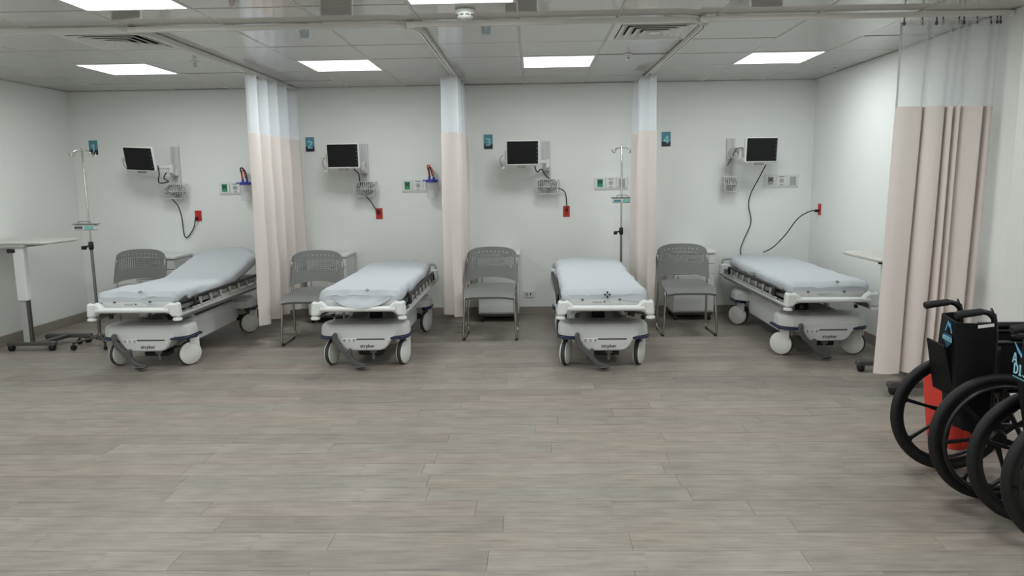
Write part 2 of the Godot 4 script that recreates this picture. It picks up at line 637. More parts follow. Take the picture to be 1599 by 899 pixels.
func shell() -> void:
	var floor_node := Node3D.new()
	floor_node.name = "floor"
	floor_node.set_meta("kind", "structure")
	floor_node.set_meta("label", "grey-brown wood-look vinyl plank floor")
	add_child(floor_node)
	part("underlay", Mb.new().box(V(0.15, -0.055, -2.7), V(10.3, 0.1, 10.6), 0.001), M.dark_steel, floor_node)
	var rng := RandomNumberGenerator.new()
	rng.seed = 42
	var meshes := {}
	var far := Mb.new()
	var pw := 0.152
	var pl := 1.22
	var z := BACK
	var count := 0
	while z < 2.45:
		var zc := z + pw / 2
		var start := LEFT - rng.randf() * pl
		var x := start
		var edge := RIGHT if z + pw < CORNER + 0.01 else 5.2
		while x < edge:
			var a := maxf(x, LEFT)
			var b := minf(x + pl, edge)
			var strip := rng.randi() % 8
			var shift := (rng.randi() % 4) * 0.25
			var half := 0.735 * absf(zc) + 0.1
			var seen := zc < -2.35 and b > -half + 0.05 and a < half + 0.1
			if b - a > 0.01:
				if seen and count < 300:
					count += 1
					var full := is_equal_approx(b - a, pl)
					var key := [strip, shift]
					var me: Mesh
					if full:
						if not meshes.has(key):
							meshes[key] = plank_mesh(-pl / 2, pl / 2, -pw / 2, pw / 2, strip, shift).mesh()
						me = meshes[key]
					else:
						me = plank_mesh(-(b - a) / 2, (b - a) / 2, -pw / 2, pw / 2, strip, shift).mesh()
					var o := part("plank", me, M.planks, floor_node)
					o.position = V((a + b) / 2, 0, zc)
				else:
					plank_mesh(a, b, z, z + pw, strip, shift, far)
			x += pl
		z += pw
	var rest := part("outer_planks", far, M.planks, floor_node)
	rest.set_meta("kind", "stuff")

	struct("wall_back", Mb.new().box(V(-0.98, 1.25, BACK - 0.075), V(8.15, 2.7, 0.15), 0.002), M.wall)
	struct("wall_left", Mb.new().box(V(LEFT - 0.075, 1.25, -2.7), V(0.15, 2.7, 10.6), 0.002), M.wall)
	struct("wall_right", Mb.new().box(V(RIGHT + 0.075, 1.25, (BACK + CORNER) / 2), V(0.15, 2.7, CORNER - BACK), 0.002), M.wall)
	struct("wall_right_return", Mb.new().box(V(RIGHT + 0.15 + 1.1, 1.25, CORNER - 0.075), V(2.2, 2.7, 0.15), 0.002), M.wall)
	struct("wall_far_right", Mb.new().box(V(5.275, 1.25, -1.1), V(0.15, 2.7, 7.3), 0.002), M.wall)
	struct("wall_front", Mb.new().box(V(0.15, 1.25, 2.525), V(10.3, 2.7, 0.15), 0.002), M.wall)
	struct("baseboard_back", Mb.new().box(V((LEFT + RIGHT) / 2, 0.045, BACK + 0.006), V(RIGHT - LEFT, 0.09, 0.012), 0.002), M.base)
	struct("baseboard_left", Mb.new().box(V(LEFT + 0.006, 0.045, -2.75), V(0.012, 0.09, 10.27), 0.002), M.base)
	struct("baseboard_right", Mb.new().box(V(RIGHT - 0.006, 0.045, (BACK + CORNER) / 2), V(0.012, 0.09, CORNER - BACK - 0.02), 0.002), M.base)

	# suspended ceiling: tiles lying in a grid of bars
	var ceil := Node3D.new()
	ceil.name = "ceiling"
	ceil.set_meta("kind", "structure")
	ceil.set_meta("label", "suspended ceiling of glossy pale square tiles in a thin grid")
	add_child(ceil)
	part("upper_slab", Mb.new().box(V(0.15, TOP + 0.16, -2.7), V(10.6, 0.1, 10.6), 0.001), M.void, ceil)
	var full_tile := slab(TILE_X / 2 - 0.006, TILE_Z / 2 - 0.006, 0.002, 0.0, 0.012, 0.002).mesh()
	var taken := {}
	for s in lights_at:
		taken[s] = true
	taken[[-5, 2]] = true        # two air vents
	taken[[1, 2]] = true
	for i in range(-8, 9):
		for j in range(-1, 15):
			var x0 := maxf(-0.07 + TILE_X * i, LEFT)
			var x1 := minf(-0.07 + TILE_X * (i + 1), RIGHT if j < 4 else 5.2)
			var z1 := minf(-6.77 + TILE_Z * j, 2.45)
			var z0 := maxf(z1 - TILE_Z, BACK)
			z1 = maxf(z1, z0)
			if taken.has([i, j - 1]) or x1 - x0 < 0.05 or z1 - z0 < 0.05:
				continue
			var me: Mesh = full_tile
			if x1 - x0 < TILE_X - 0.001 or z1 - z0 < TILE_Z - 0.001:
				me = slab((x1 - x0) / 2 - 0.006, (z1 - z0) / 2 - 0.006, 0.002, 0.0, 0.012, 0.002).mesh()
			var o := part("ceiling_tile", me, M.ceiling, ceil)
			o.position = V((x0 + x1) / 2, TOP + (rng.randf() - 0.5) * 0.005, (z0 + z1) / 2)
			o.rotation = V((rng.randf() - 0.5) * 0.004, 0, (rng.randf() - 0.5) * 0.004)
	for i in range(-7, 9):
		var x := -0.07 + TILE_X * i
		var z0 := BACK if x < RIGHT else CORNER
		part("ceiling_grid_bar", Mb.new().box(V(x, TOP + 0.004, (z0 + 2.45) / 2), V(0.012, 0.01, 2.45 - z0), 0.002), M.grid, ceil)
	for j in range(-1, 16):
		var z2 := -6.77 + TILE_Z * (j - 1)
		if z2 <= BACK or z2 > 2.4:
			continue
		var xr := RIGHT if z2 < CORNER else 5.2
		part("ceiling_grid_bar", Mb.new().box(V((LEFT + xr) / 2, TOP + 0.016, z2), V(xr - LEFT, 0.008, 0.022), 0.002), M.dark_grid, ceil)
	struct("trim_1", Mb.new().box(V((LEFT + RIGHT) / 2, TOP + 0.004, BACK + 0.009), V(RIGHT - LEFT, 0.012, 0.018), 0.002), M.dark_grid)
	struct("trim_2", Mb.new().box(V(RIGHT - 0.009, TOP + 0.004, (BACK + CORNER) / 2), V(0.018, 0.012, CORNER - BACK - 0.04), 0.002), M.dark_grid)
	struct("trim_3", Mb.new().box(V(LEFT + 0.009, TOP + 0.004, -2.75), V(0.018, 0.012, 10.2), 0.002), M.dark_grid)


var lights_at := []

func ceiling_light(i: int, row: int, label: String) -> void:
	# a light fills the grid cell i tiles to the right of the first bar
	var j: int = [0, 4, 8, 12][row]
	lights_at.append([i, j])
	var c := V(-0.07 + TILE_X * (i + 0.5), TOP, -6.77 + TILE_Z * (j + 0.5))
	var t := thing("ceiling_light", label, "light", c, 0, "square light panels set in the ceiling")
	var f := Mb.new()
	for s in [-1, 1]:
		f.box(V(s * (TILE_X / 2 - 0.014), 0.006, 0), V(0.016, 0.02, TILE_Z - 0.012), 0.002)
		f.box(V(0, 0.006, s * (TILE_Z / 2 - 0.014)), V(TILE_X - 0.044, 0.02, 0.016), 0.002)
	part("frame", f, M.white, t)
	part("diffuser", Mb.new().box(V(0, 0.012, 0), V(TILE_X - 0.04, 0.01, TILE_Z - 0.04), 0.001), M.lamp, t)
	part("housing", Mb.new().box(V(0, 0.04, 0), V(TILE_X - 0.05, 0.044, TILE_Z - 0.05), 0.002), M.grey, t)
	var l := AreaLight3D.new()
	l.name = "panel_light"
	l.area_size = Vector2(TILE_X - 0.05, TILE_Z - 0.05)
	l.light_color = Color(0.98, 1.0, 1.0)
	l.light_energy = LIGHT
	l.area_range = 20.0
	l.area_attenuation = 2.0
	l.shadow_enabled = true
	t.add_child(l)
	l.position = V(0, 0.004, 0)
	l.rotation.x = -PI / 2


func curtain_track(n: int) -> void:
	var xs := [-2.46, -0.70, 1.12, RIGHT]
	var from: float = [LEFT + 0.01, -2.46 - 0.06, -0.70 - 0.06, 1.12 - 0.06][n]
	var labels := ["ceiling curtain track from the left wall to the curtain beside the raised stretcher", "ceiling curtain track bending back to the curtain beside the free-standing chair", "ceiling curtain track bending back to the curtain by the infusion pole", "straight ceiling curtain track carrying the wide curtain by the wheelchairs"]
	var t := thing("curtain_track", labels[n], "curtain track", V(0, 0, 0), 0, "curtain tracks on the ceiling")
	var path := [V(from, 0, -4.76), V(xs[n], 0, -4.76), V(xs[n], 0, BACK + 0.03)]
	if n == 3:
		path = [V(from, 0, -4.76), V(RIGHT - 0.02, 0, -4.76)]
	else:
		path = bend(path, 0.24, 10)
	var y := TOP - 0.007
	var prof := poly([-0.016, 0, -0.016, -0.03, -0.004, -0.03, -0.004, -0.026, -0.012, -0.026, -0.012, -0.006, 0.012, -0.006, 0.012, -0.026, 0.004, -0.026, 0.004, -0.03, 0.016, -0.03, 0.016, 0])
	var raised := []
	for p in path:
		raised.append(p + Vector3.UP * y)
	part("rail", Mb.new().sweep(raised, prof), M.track, t)
	part("joint_sleeve", Mb.new().box(V(from + (0.02 if n else 0.3), y - 0.0165, -4.76), V(0.05, 0.033, 0.037), 0.003), M.track, t)
	if n == 3:
		part("end_cap", Mb.new().box(V(RIGHT - 0.012, y - 0.016, -4.76), V(0.02, 0.034, 0.04), 0.003), M.track, t)


func wavy(x: float, z0: float, z1: float, amp: float, folds: int, seed_: int) -> Array:
	var rng := RandomNumberGenerator.new()
	rng.seed = seed_
	var a := []
	for k in folds * 2 + 2:
		a.append(rng.randf_range(0.62, 1.0))
	var out := []
	var n := folds * 26
	for i in n + 1:
		var t := float(i) / n
		var w := sin(t * folds * TAU + 0.9 * sin(t * 9.0 + seed_) - 0.9 * sin(float(seed_)))
		w = signf(w) * pow(absf(w), 0.8)
		out.append(Vector2(x + amp * w * a[int(t * folds * 2)], lerpf(z0, z1, t)))
	return out


func cloth_rows(plan: Array, y0: float, y1: float, rows: int, mid: Vector2, flare: float, seed_: int, top_y := 2.38) -> Array:
	var nz := FastNoiseLite.new()
	nz.seed = seed_; nz.frequency = 0.9
	var out := []
	for r in rows + 1:
		var y := lerpf(y0, y1, float(r) / rows)
		var h := (top_y - y) / top_y
		var row := PackedVector3Array()
		for p in plan:
			var q: Vector2 = mid + (p - mid) * Vector2(1.0 + flare * h, 1.0 + flare * 0.25 * h)
			q.x += nz.get_noise_3d(p.x * 4.0, y * 1.1, p.y * 4.0) * 0.028 * h
			row.append(Vector3(q.x, y, q.y))
		out.append(row)
	return out


func side_curtain(label: String, x: float, z0: float, z1: float, amp: float, folds: int, seed_: int) -> void:
	var t := thing("privacy_curtain", label, "curtain", V(0, 0, 0), 0, "privacy curtains drawn back between bays")
	var plan := wavy(x, z0, z1, amp, folds, seed_)
	var mid := Vector2(x, (z0 + z1) / 2)
	var net := Mb.new().film(cloth_rows(plan, 2.385, 1.885, 5, mid, 0.2, seed_))
	part("net_panel", net, M.mesh, t)
	part("fabric_panel", Mb.new().sheet(cloth_rows(plan, 1.89, 0.19, 16, mid, 0.2, seed_), 0.003), M.fabric, t)
	part("top_hem", Mb.new().sheet(cloth_rows(plan, 2.395, 2.37, 1, mid, 0.2, seed_), 0.004), M.hem, t)
	for k in folds:
		var zz := lerpf(z0, z1, (k + 0.1) / folds)
		part("hook", Mb.new().tube([V(x, 2.402, zz), V(x, 2.38, zz)], 0.005, 6), M.dark, t)


func corner_curtain() -> void:
	var t := thing("privacy_curtain", "wide beige curtain hanging before the right wall behind the wheelchairs, clear net top", "curtain")
	var key := [Vector2(0, 0), Vector2(0.05, 0.015), Vector2(0.13, 0.012), Vector2(0.165, 0.0), Vector2(0.178, -0.05), Vector2(0.196, -0.005), Vector2(0.25, 0.02), Vector2(0.30, 0.0), Vector2(0.315, -0.045), Vector2(0.327, 0.005), Vector2(0.345, 0.012), Vector2(0.36, -0.05), Vector2(0.375, 0.005), Vector2(0.39, 0.012), Vector2(0.405, -0.04), Vector2(0.425, 0.0), Vector2(0.49, 0.018), Vector2(0.525, 0.012), Vector2(0.545, -0.045), Vector2(0.56, 0.0), Vector2(0.585, 0.005), Vector2(0.60, -0.02)]
	var plan := []
	for p in curve(key, 5):
		plan.append(Vector2(2.285, -4.76) + p)
	var place := func(y0: float, y1: float, rows: int) -> Array:
		var out := []
		for r in rows + 1:
			var y := lerpf(y0, y1, float(r) / rows)
			var h := (2.38 - y) / 2.2
			var row := PackedVector3Array()
			for p in plan:
				var u: float = p.x - 2.285
				row.append(Vector3(2.285 - 0.055 * h + u * (1.0 + 0.03 * h) , y, -4.76 + (p.y + 4.76) * (1.0 + 0.9 * h) + 0.012 * h * sin(u * 18.0 + y * 2.0)))
			out.append(row)
		return out
	part("net_panel", Mb.new().film(place.call(2.375, 1.868, 4)), M.thin_net, t)
	part("fabric_panel", Mb.new().sheet(place.call(1.87, 0.17, 18), 0.003), M.fabric, t)
	part("top_hem", Mb.new().film(place.call(2.386, 2.352, 1)), M.thin_net, t)
	var edge := Mb.new()
	edge.box(V(2.279, 2.12, -4.758), V(0.012, 0.51, 0.005), 0.001)
	part("side_hem", edge, M.hem, t)
	for u in [0.01, 0.12, 0.205, 0.245, 0.34, 0.37, 0.45, 0.53, 0.57, 0.59]:
		var h := Mb.new()
		h.tube([V(2.285 + u, 2.402, -4.76), V(2.285 + u, 2.37, -4.757)], 0.004, 6)
		h.lathe([Vector2(0.001, -0.012), Vector2(0.008, -0.008), Vector2(0.009, 0.0), Vector2(0.008, 0.008), Vector2(0.001, 0.012)], Transform3D(Basis(), V(2.285 + u, 2.366, -4.757)), 8)
		part("hook", h, M.dark, t)


# ---------------------------------------------------------------- stretchers
func stretcher(label: String, at: Vector3, turn: float, raised: bool, swivel: Array, idx: int) -> void:
	var t := thing("hospital_stretcher", label, "stretcher", at, turn, "wheeled stretchers in the four bays")
	# base: a hood over each pair of wheels and a body between them
	for s in [1, -1]:
		var hood := Mb.new()
		var zc: float = 0.65 * s
		if s == 1:
			hood.loft([level(rrect(0.19, 0.11, 0.05), 0.20, 0, zc - 0.01), level(rrect(0.21, 0.13, 0.06), 0.255, 0, zc), level(rrect(0.335, 0.142, 0.10), 0.257, 0, zc), level(rrect(0.348, 0.15, 0.11), 0.264, 0, zc), level(rrect(0.344, 0.148, 0.11), 0.325, 0, zc), level(rrect(0.336, 0.142, 0.105), 0.342, 0, zc), level(rrect(0.315, 0.125, 0.095), 0.352, 0, zc)])
		else:
			hood.loft([level(rrect(0.17, 0.12, 0.05), 0.20, 0, zc + 0.03), level(rrect(0.22, 0.15, 0.06), 0.255, 0, zc), level(rrect(0.335, 0.142, 0.10), 0.257, 0, zc), level(rrect(0.348, 0.15, 0.11), 0.264, 0, zc), level(rrect(0.344, 0.148, 0.11), 0.325, 0, zc), level(rrect(0.315, 0.125, 0.095), 0.352, 0, zc)])
		if s == 1:
			hood.prism(poly([-0.27, 0.30, -0.27, 0.262, -0.235, 0.257, -0.205, 0.245, -0.18, 0.215, -0.15, 0.172, -0.125, 0.15, -0.10, 0.145, 0.13, 0.147, 0.165, 0.156, 0.192, 0.18, 0.215, 0.22, 0.236, 0.247, 0.27, 0.262, 0.27, 0.30]), 0.16, Transform3D(Basis(), V(0, 0, 0.7205)), 0.01, false)
		var h := part("base_hood", hood, M.bed_white, t)
		for q in [-1, 1]:
			var p := PackedVector2Array([Vector2(0.20 * q, 0.148), Vector2(0.24 * q, 0.154)])
			for k in 7:
				var a := PI / 2 * k / 6.0
				p.append(Vector2((0.252 + sin(a) * 0.104) * q, 0.053 + cos(a) * 0.104))
			p.append(Vector2(0.356 * q, -0.12))
			p.append(Vector2(0.30 * q, -0.12))
			p.append(Vector2(0.22 * q, 0.0))
			var xf := Transform3D(Basis(Vector3(1, 0, 0), Vector3(0, 0, s), Vector3(0, -1, 0) * s), V(0, 0.247, zc))
			part("corner_bumper", Mb.new().prism(p, 0.02, xf, 0.004), M.navy, h)
	var body := Mb.new()
	body.loft([level(rrect(0.20, 0.50, 0.03), 0.13), level(rrect(0.225, 0.52, 0.03), 0.15), level(rrect(0.225, 0.52, 0.03), 0.27), level(rrect(0.20, 0.50, 0.03), 0.285)])
	part("base_body", body, M.bed_white, t)
	for q in [-1, 1]:
		part("side_panel", Mb.new().prism(poly([-0.58, 0.165, 0.56, 0.165, 0.56, 0.33, 0.50, 0.345, -0.48, 0.345, -0.58, 0.30]), 0.03, Transform3D(Basis(V(0, 0, 1), V(0, 1, 0), V(-1, 0, 0)), V(0.2 * q, 0, 0)), 0.008), M.bed_white, t)
	part("undercarriage", Mb.new().box(V(0, 0.115, 0), V(0.16, 0.05, 1.2), 0.008).box(V(0.03, 0.1, 0.62), V(0.2, 0.04, 0.1), 0.01).box(V(0, 0.16, -0.6), V(0.5, 0.05, 0.07), 0.01), M.black, t)
	part("steering_post", Mb.new().lathe([Vector2(0.012, 0.0), Vector2(0.014, 0.05), Vector2(0.03, 0.055), Vector2(0.03, 0.10)], Transform3D(Basis(), V(0.05, 0.045, 0.66)), 10), M.grey, t)
	var fz := 0.801
	part("grey_stripe", Mb.new().box(V(0.06, 0.238, 0.7995), V(0.225, 0.012, 0.006), 0.002, Basis(Vector3.RIGHT, 0.0)), M.dark, t)
	var stick := part("pedal_sign", Mb.new().box(V(-0.105, 0.229, 0.7995), V(0.115, 0.032, 0.006), 0.002), M.white, t)
	for k in 3:
		var cx := -0.143 + 0.038 * k
		var ic := Mb.new()
		ic.ring(0.0105, 0.0015, along_z(V(cx, 0.229, 0.8025)), 12, 4)
		if k != 1:
			ic.box(V(cx, 0.229, 0.8025), V(0.008, 0.010, 0.002), 0.0005)
		else:
			ic.box(V(cx - 0.004, 0.229, 0.8025), V(0.002, 0.012, 0.002), 0.0005).box(V(cx + 0.004, 0.229, 0.8025), V(0.002, 0.012, 0.002), 0.0005)
		part("pictogram", ic, M.dark, stick)
	lettering("lettering", "stryker", 0.024, M.black, t, Transform3D(Basis(), V(0.035, 0.183, 0.8012)))
	# foot lever
	var lever := poly([-0.225, 0.285, -0.213, 0.297, -0.2, 0.297, -0.19, 0.285, -0.188, 0.24, -0.165, 0.2, -0.136, 0.165, -0.112, 0.16, -0.095, 0.176, -0.082, 0.165, -0.078, 0.11, -0.05, 0.075, -0.012, 0.055, 0.03, 0.048, 0.034, 0.034, 0.01, 0.022, -0.03, 0.022, -0.075, 0.05, -0.135, 0.12, -0.195, 0.175, -0.225, 0.235])
	var lv := part("foot_lever", Mb.new().prism(lever, 0.035, Transform3D(Basis(Vector3.RIGHT, 0.0), V(0, 0, 0.835)), 0.006), M.dark, t)
	part("foot_pad", Mb.new().prism(poly([-0.045, 0.035, 0.02, 0.04, 0.034, 0.034, 0.03, 0.026, -0.01, 0.018, -0.045, 0.022]), 0.06, Transform3D(Basis(), V(0, 0, 0.85)), 0.006), M.dark, lv)
	# casters
	for k in 4:
		var sx := -1 if k % 2 == 0 else 1
		var sz := 1 if k < 2 else -1
		var a := deg_to_rad(swivel[k])
		var n := V(cos(a), 0, sin(a))                # axle
		var f := V(-sin(a), 0, cos(a))
		var c := V(0.288 * sx, 0.1, 0.62 * sz + (0.02 if sz > 0 else -0.02))
		var ax := Transform3D(Basis(f, n, f.cross(n)), c)
		var cs := Node3D.new()
		cs.name = "caster"
		t.add_child(cs, true)
		part("tire", Mb.new().lathe([Vector2(0.07, -0.02), Vector2(0.09, -0.019), Vector2(0.098, -0.011), Vector2(0.1, 0.0), Vector2(0.098, 0.011), Vector2(0.09, 0.019), Vector2(0.07, 0.02)], ax, 28), M.rubber, cs)
		for q in [-1, 1]:
			var cf: Transform3D = ax * Transform3D(Basis(Vector3(1, 0, 0), Vector3(0, q, 0), Vector3(0, 0, q)), Vector3.ZERO)
			part("wheel_cover", Mb.new().lathe([Vector2(0.093, 0.014), Vector2(0.091, 0.023), Vector2(0.072, 0.033), Vector2(0.035, 0.038), Vector2(0.0, 0.039)], cf, 26, false), M.cover, cs)
		var fork := Mb.new()
		fork.box(c + V(0, 0.125, 0) - f * 0.02, V(0.062, 0.03, 0.1), 0.01, Basis(n, V(0, 1, 0), n.cross(V(0, 1, 0))))
		fork.lathe([Vector2(0.025, 0), Vector2(0.025, 0.05)], Transform3D(Basis(), c + V(0, 0.11, 0)), 10)
		part("fork", fork, M.navy, cs)
		var guard := Mb.new()
		for q in [-1, 1]:
			guard.box(c + n * 0.029 * q + V(0, 0.075, 0) - f * 0.035, V(0.008, 0.1, 0.08), 0.004, Basis(n, V(0, 1, 0), n.cross(V(0, 1, 0))))
		part("fork_cover", guard, M.cover, cs)
	# lift columns
	for s in [1, -1]:
		var pz: float = 0.27 * s
		part("lift_pedestal", Mb.new().loft([level(rrect(0.10, 0.10, 0.06), 0.283, 0, pz), level(rrect(0.075, 0.075, 0.06), 0.30, 0, pz)]), M.bed_white, t)
		part("lift_column", Mb.new().lathe([Vector2(0.06, 0.298), Vector2(0.053, 0.31), Vector2(0.056, 0.33), Vector2(0.053, 0.35), Vector2(0.056, 0.37), Vector2(0.053, 0.385), Vector2(0.056, 0.395), Vector2(0.053, 0.405), Vector2(0.056, 0.415), Vector2(0.053, 0.425), Vector2(0.056, 0.44), Vector2(0.053, 0.485)], Transform3D(Basis(), V(0, 0, pz)), 18), M.black, t)
	for q in [-1, 1]:
		part("lift_arm", Mb.new().box(V(0.17 * q, 0.39, 0.34), V(0.026, 0.20, 0.05), 0.006, Basis(Vector3.FORWARD, -0.5 * q)), M.bed_white, t)
	# litter frame
	var lit := Mb.new()
	lit.loft([level(rrect(0.26, 0.95, 0.05), 0.468, 0, -0.17), level(rrect(0.315, 0.98, 0.05), 0.485, 0, -0.17), level(rrect(0.32, 0.985, 0.05), 0.505, 0, -0.17)])
	part("litter_frame", lit, M.grey, t)
	for q in [-1, 1]:
		var tb := Mb.new().tube([V(0.352 * q, 0.452, 0.86), V(0.352 * q, 0.452, -1.1)], 0.014, 10)
		part("side_tube", tb, M.pale, t)
		part("side_skirt", Mb.new().box(V(0.325 * q, 0.44, -0.12), V(0.012, 0.06, 1.88), 0.004), M.grey, t)
		side_rail(t, q)
		part("hook_block", Mb.new().box(V(0.21 * q, 0.435, 0.845), V(0.026, 0.028, 0.026), 0.004), M.black, t)
	# end bumpers
	var out := poly([-0.362, 0.452, -0.356, 0.54, -0.346, 0.552, -0.282, 0.552, -0.262, 0.54, -0.235, 0.515, 0.235, 0.515, 0.262, 0.54, 0.282, 0.552, 0.346, 0.552, 0.356, 0.54, 0.362, 0.452, 0.352, 0.444, 0.305, 0.446, 0.285, 0.466, 0.255, 0.476, -0.255, 0.476, -0.285, 0.466, -0.305, 0.446, -0.352, 0.444])
	var bump := part("foot_bumper", Mb.new().prism(out, 0.075, Transform3D(Basis(), V(0, 0, 0.885)), 0.013), M.white, t)
	part("push_bar", Mb.new().tube([V(-0.29, 0.496, 0.915), V(0.29, 0.496, 0.915)], 0.017, 12), M.white, bump)
	part("foot_panel", Mb.new().box(V(0, 0.532, 0.842), V(0.54, 0.05, 0.016), 0.004), M.bed_white, bump)
	for q in [-1, 1]:
		part("roller", Mb.new().lathe([Vector2(0.018, 0.0), Vector2(0.034, 0.004), Vector2(0.036, 0.014), Vector2(0.03, 0.024), Vector2(0.014, 0.028), Vector2(0.014, 0.045)], Transform3D(Basis(), V(0.335 * q, 0.412, 0.89)), 16), M.white, bump)
		part("handle_slot", Mb.new().box(V(0.275 * q, 0.505, 0.9225), V(0.05, 0.006, 0.004), 0.0015, Basis(Vector3.BACK, 0.3 * q)), M.pale, bump)
		part("pole_socket", Mb.new().box(V(0.315 * q, 0.552, 0.885), V(0.03, 0.003, 0.02), 0.001), M.dark, bump)
		part("strap_clip", Mb.new().box(V(0.14 * q - 0.03, 0.553, 0.85), V(0.018, 0.012, 0.02), 0.003), M.dark, bump)
	part("panel_tag", Mb.new().box(V(-0.06, 0.533, 0.8505), V(0.07, 0.012, 0.002), 0.0005), M.pale, bump)
	part("panel_mark", Mb.new().box(V(-0.005, 0.535, 0.8505), V(0.012, 0.012, 0.002), 0.0005), M.dark, bump)
	var head := part("head_bumper", Mb.new().prism(out, 0.06, Transform3D(Basis(), V(0, 0, -1.13)), 0.012), M.white, t)
	for q in [-1, 1]:
		part("push_handle", Mb.new().tube(bend([V(0.33 * q, 0.53, -1.14), V(0.33 * q, 0.60, -1.145), V(0.20 * q, 0.605, -1.15)], 0.03), 0.013, 8), M.black if idx == 0 else M.pale, head)
	mattress(t, raised, idx)


func side_rail(t: Node3D, q: int) -> void:
	var rail := Node3D.new()
	rail.name = "side_rail"
	t.add_child(rail, true)
	var x := 0.348 * q
	part("rail_bar", Mb.new().tube(bend([V(x, 0.485, 0.60), V(x, 0.555, 0.60), V(x, 0.555, -0.80), V(x, 0.485, -0.80)], 0.035), 0.014, 10), M.black, rail)
	for k in 7:
		var z := 0.50 - k * 0.2
		part("rail_post", Mb.new().box(V(x, 0.507, z), V(0.016, 0.085, 0.02), 0.004).tube([V(x + 0.006 * q, 0.545, z + 0.05), V(x + 0.006 * q, 0.462, z)], 0.007, 6), M.pale, rail)
		if k < 6:
			part("rail_link", Mb.new().box(V(x - 0.008 * q, 0.515, z - 0.1), V(0.012, 0.034, 0.11), 0.005), M.grey, rail)
	part("lower_bar", Mb.new().box(V(x, 0.473, -0.1), V(0.018, 0.016, 1.5), 0.004), M.pale, rail)


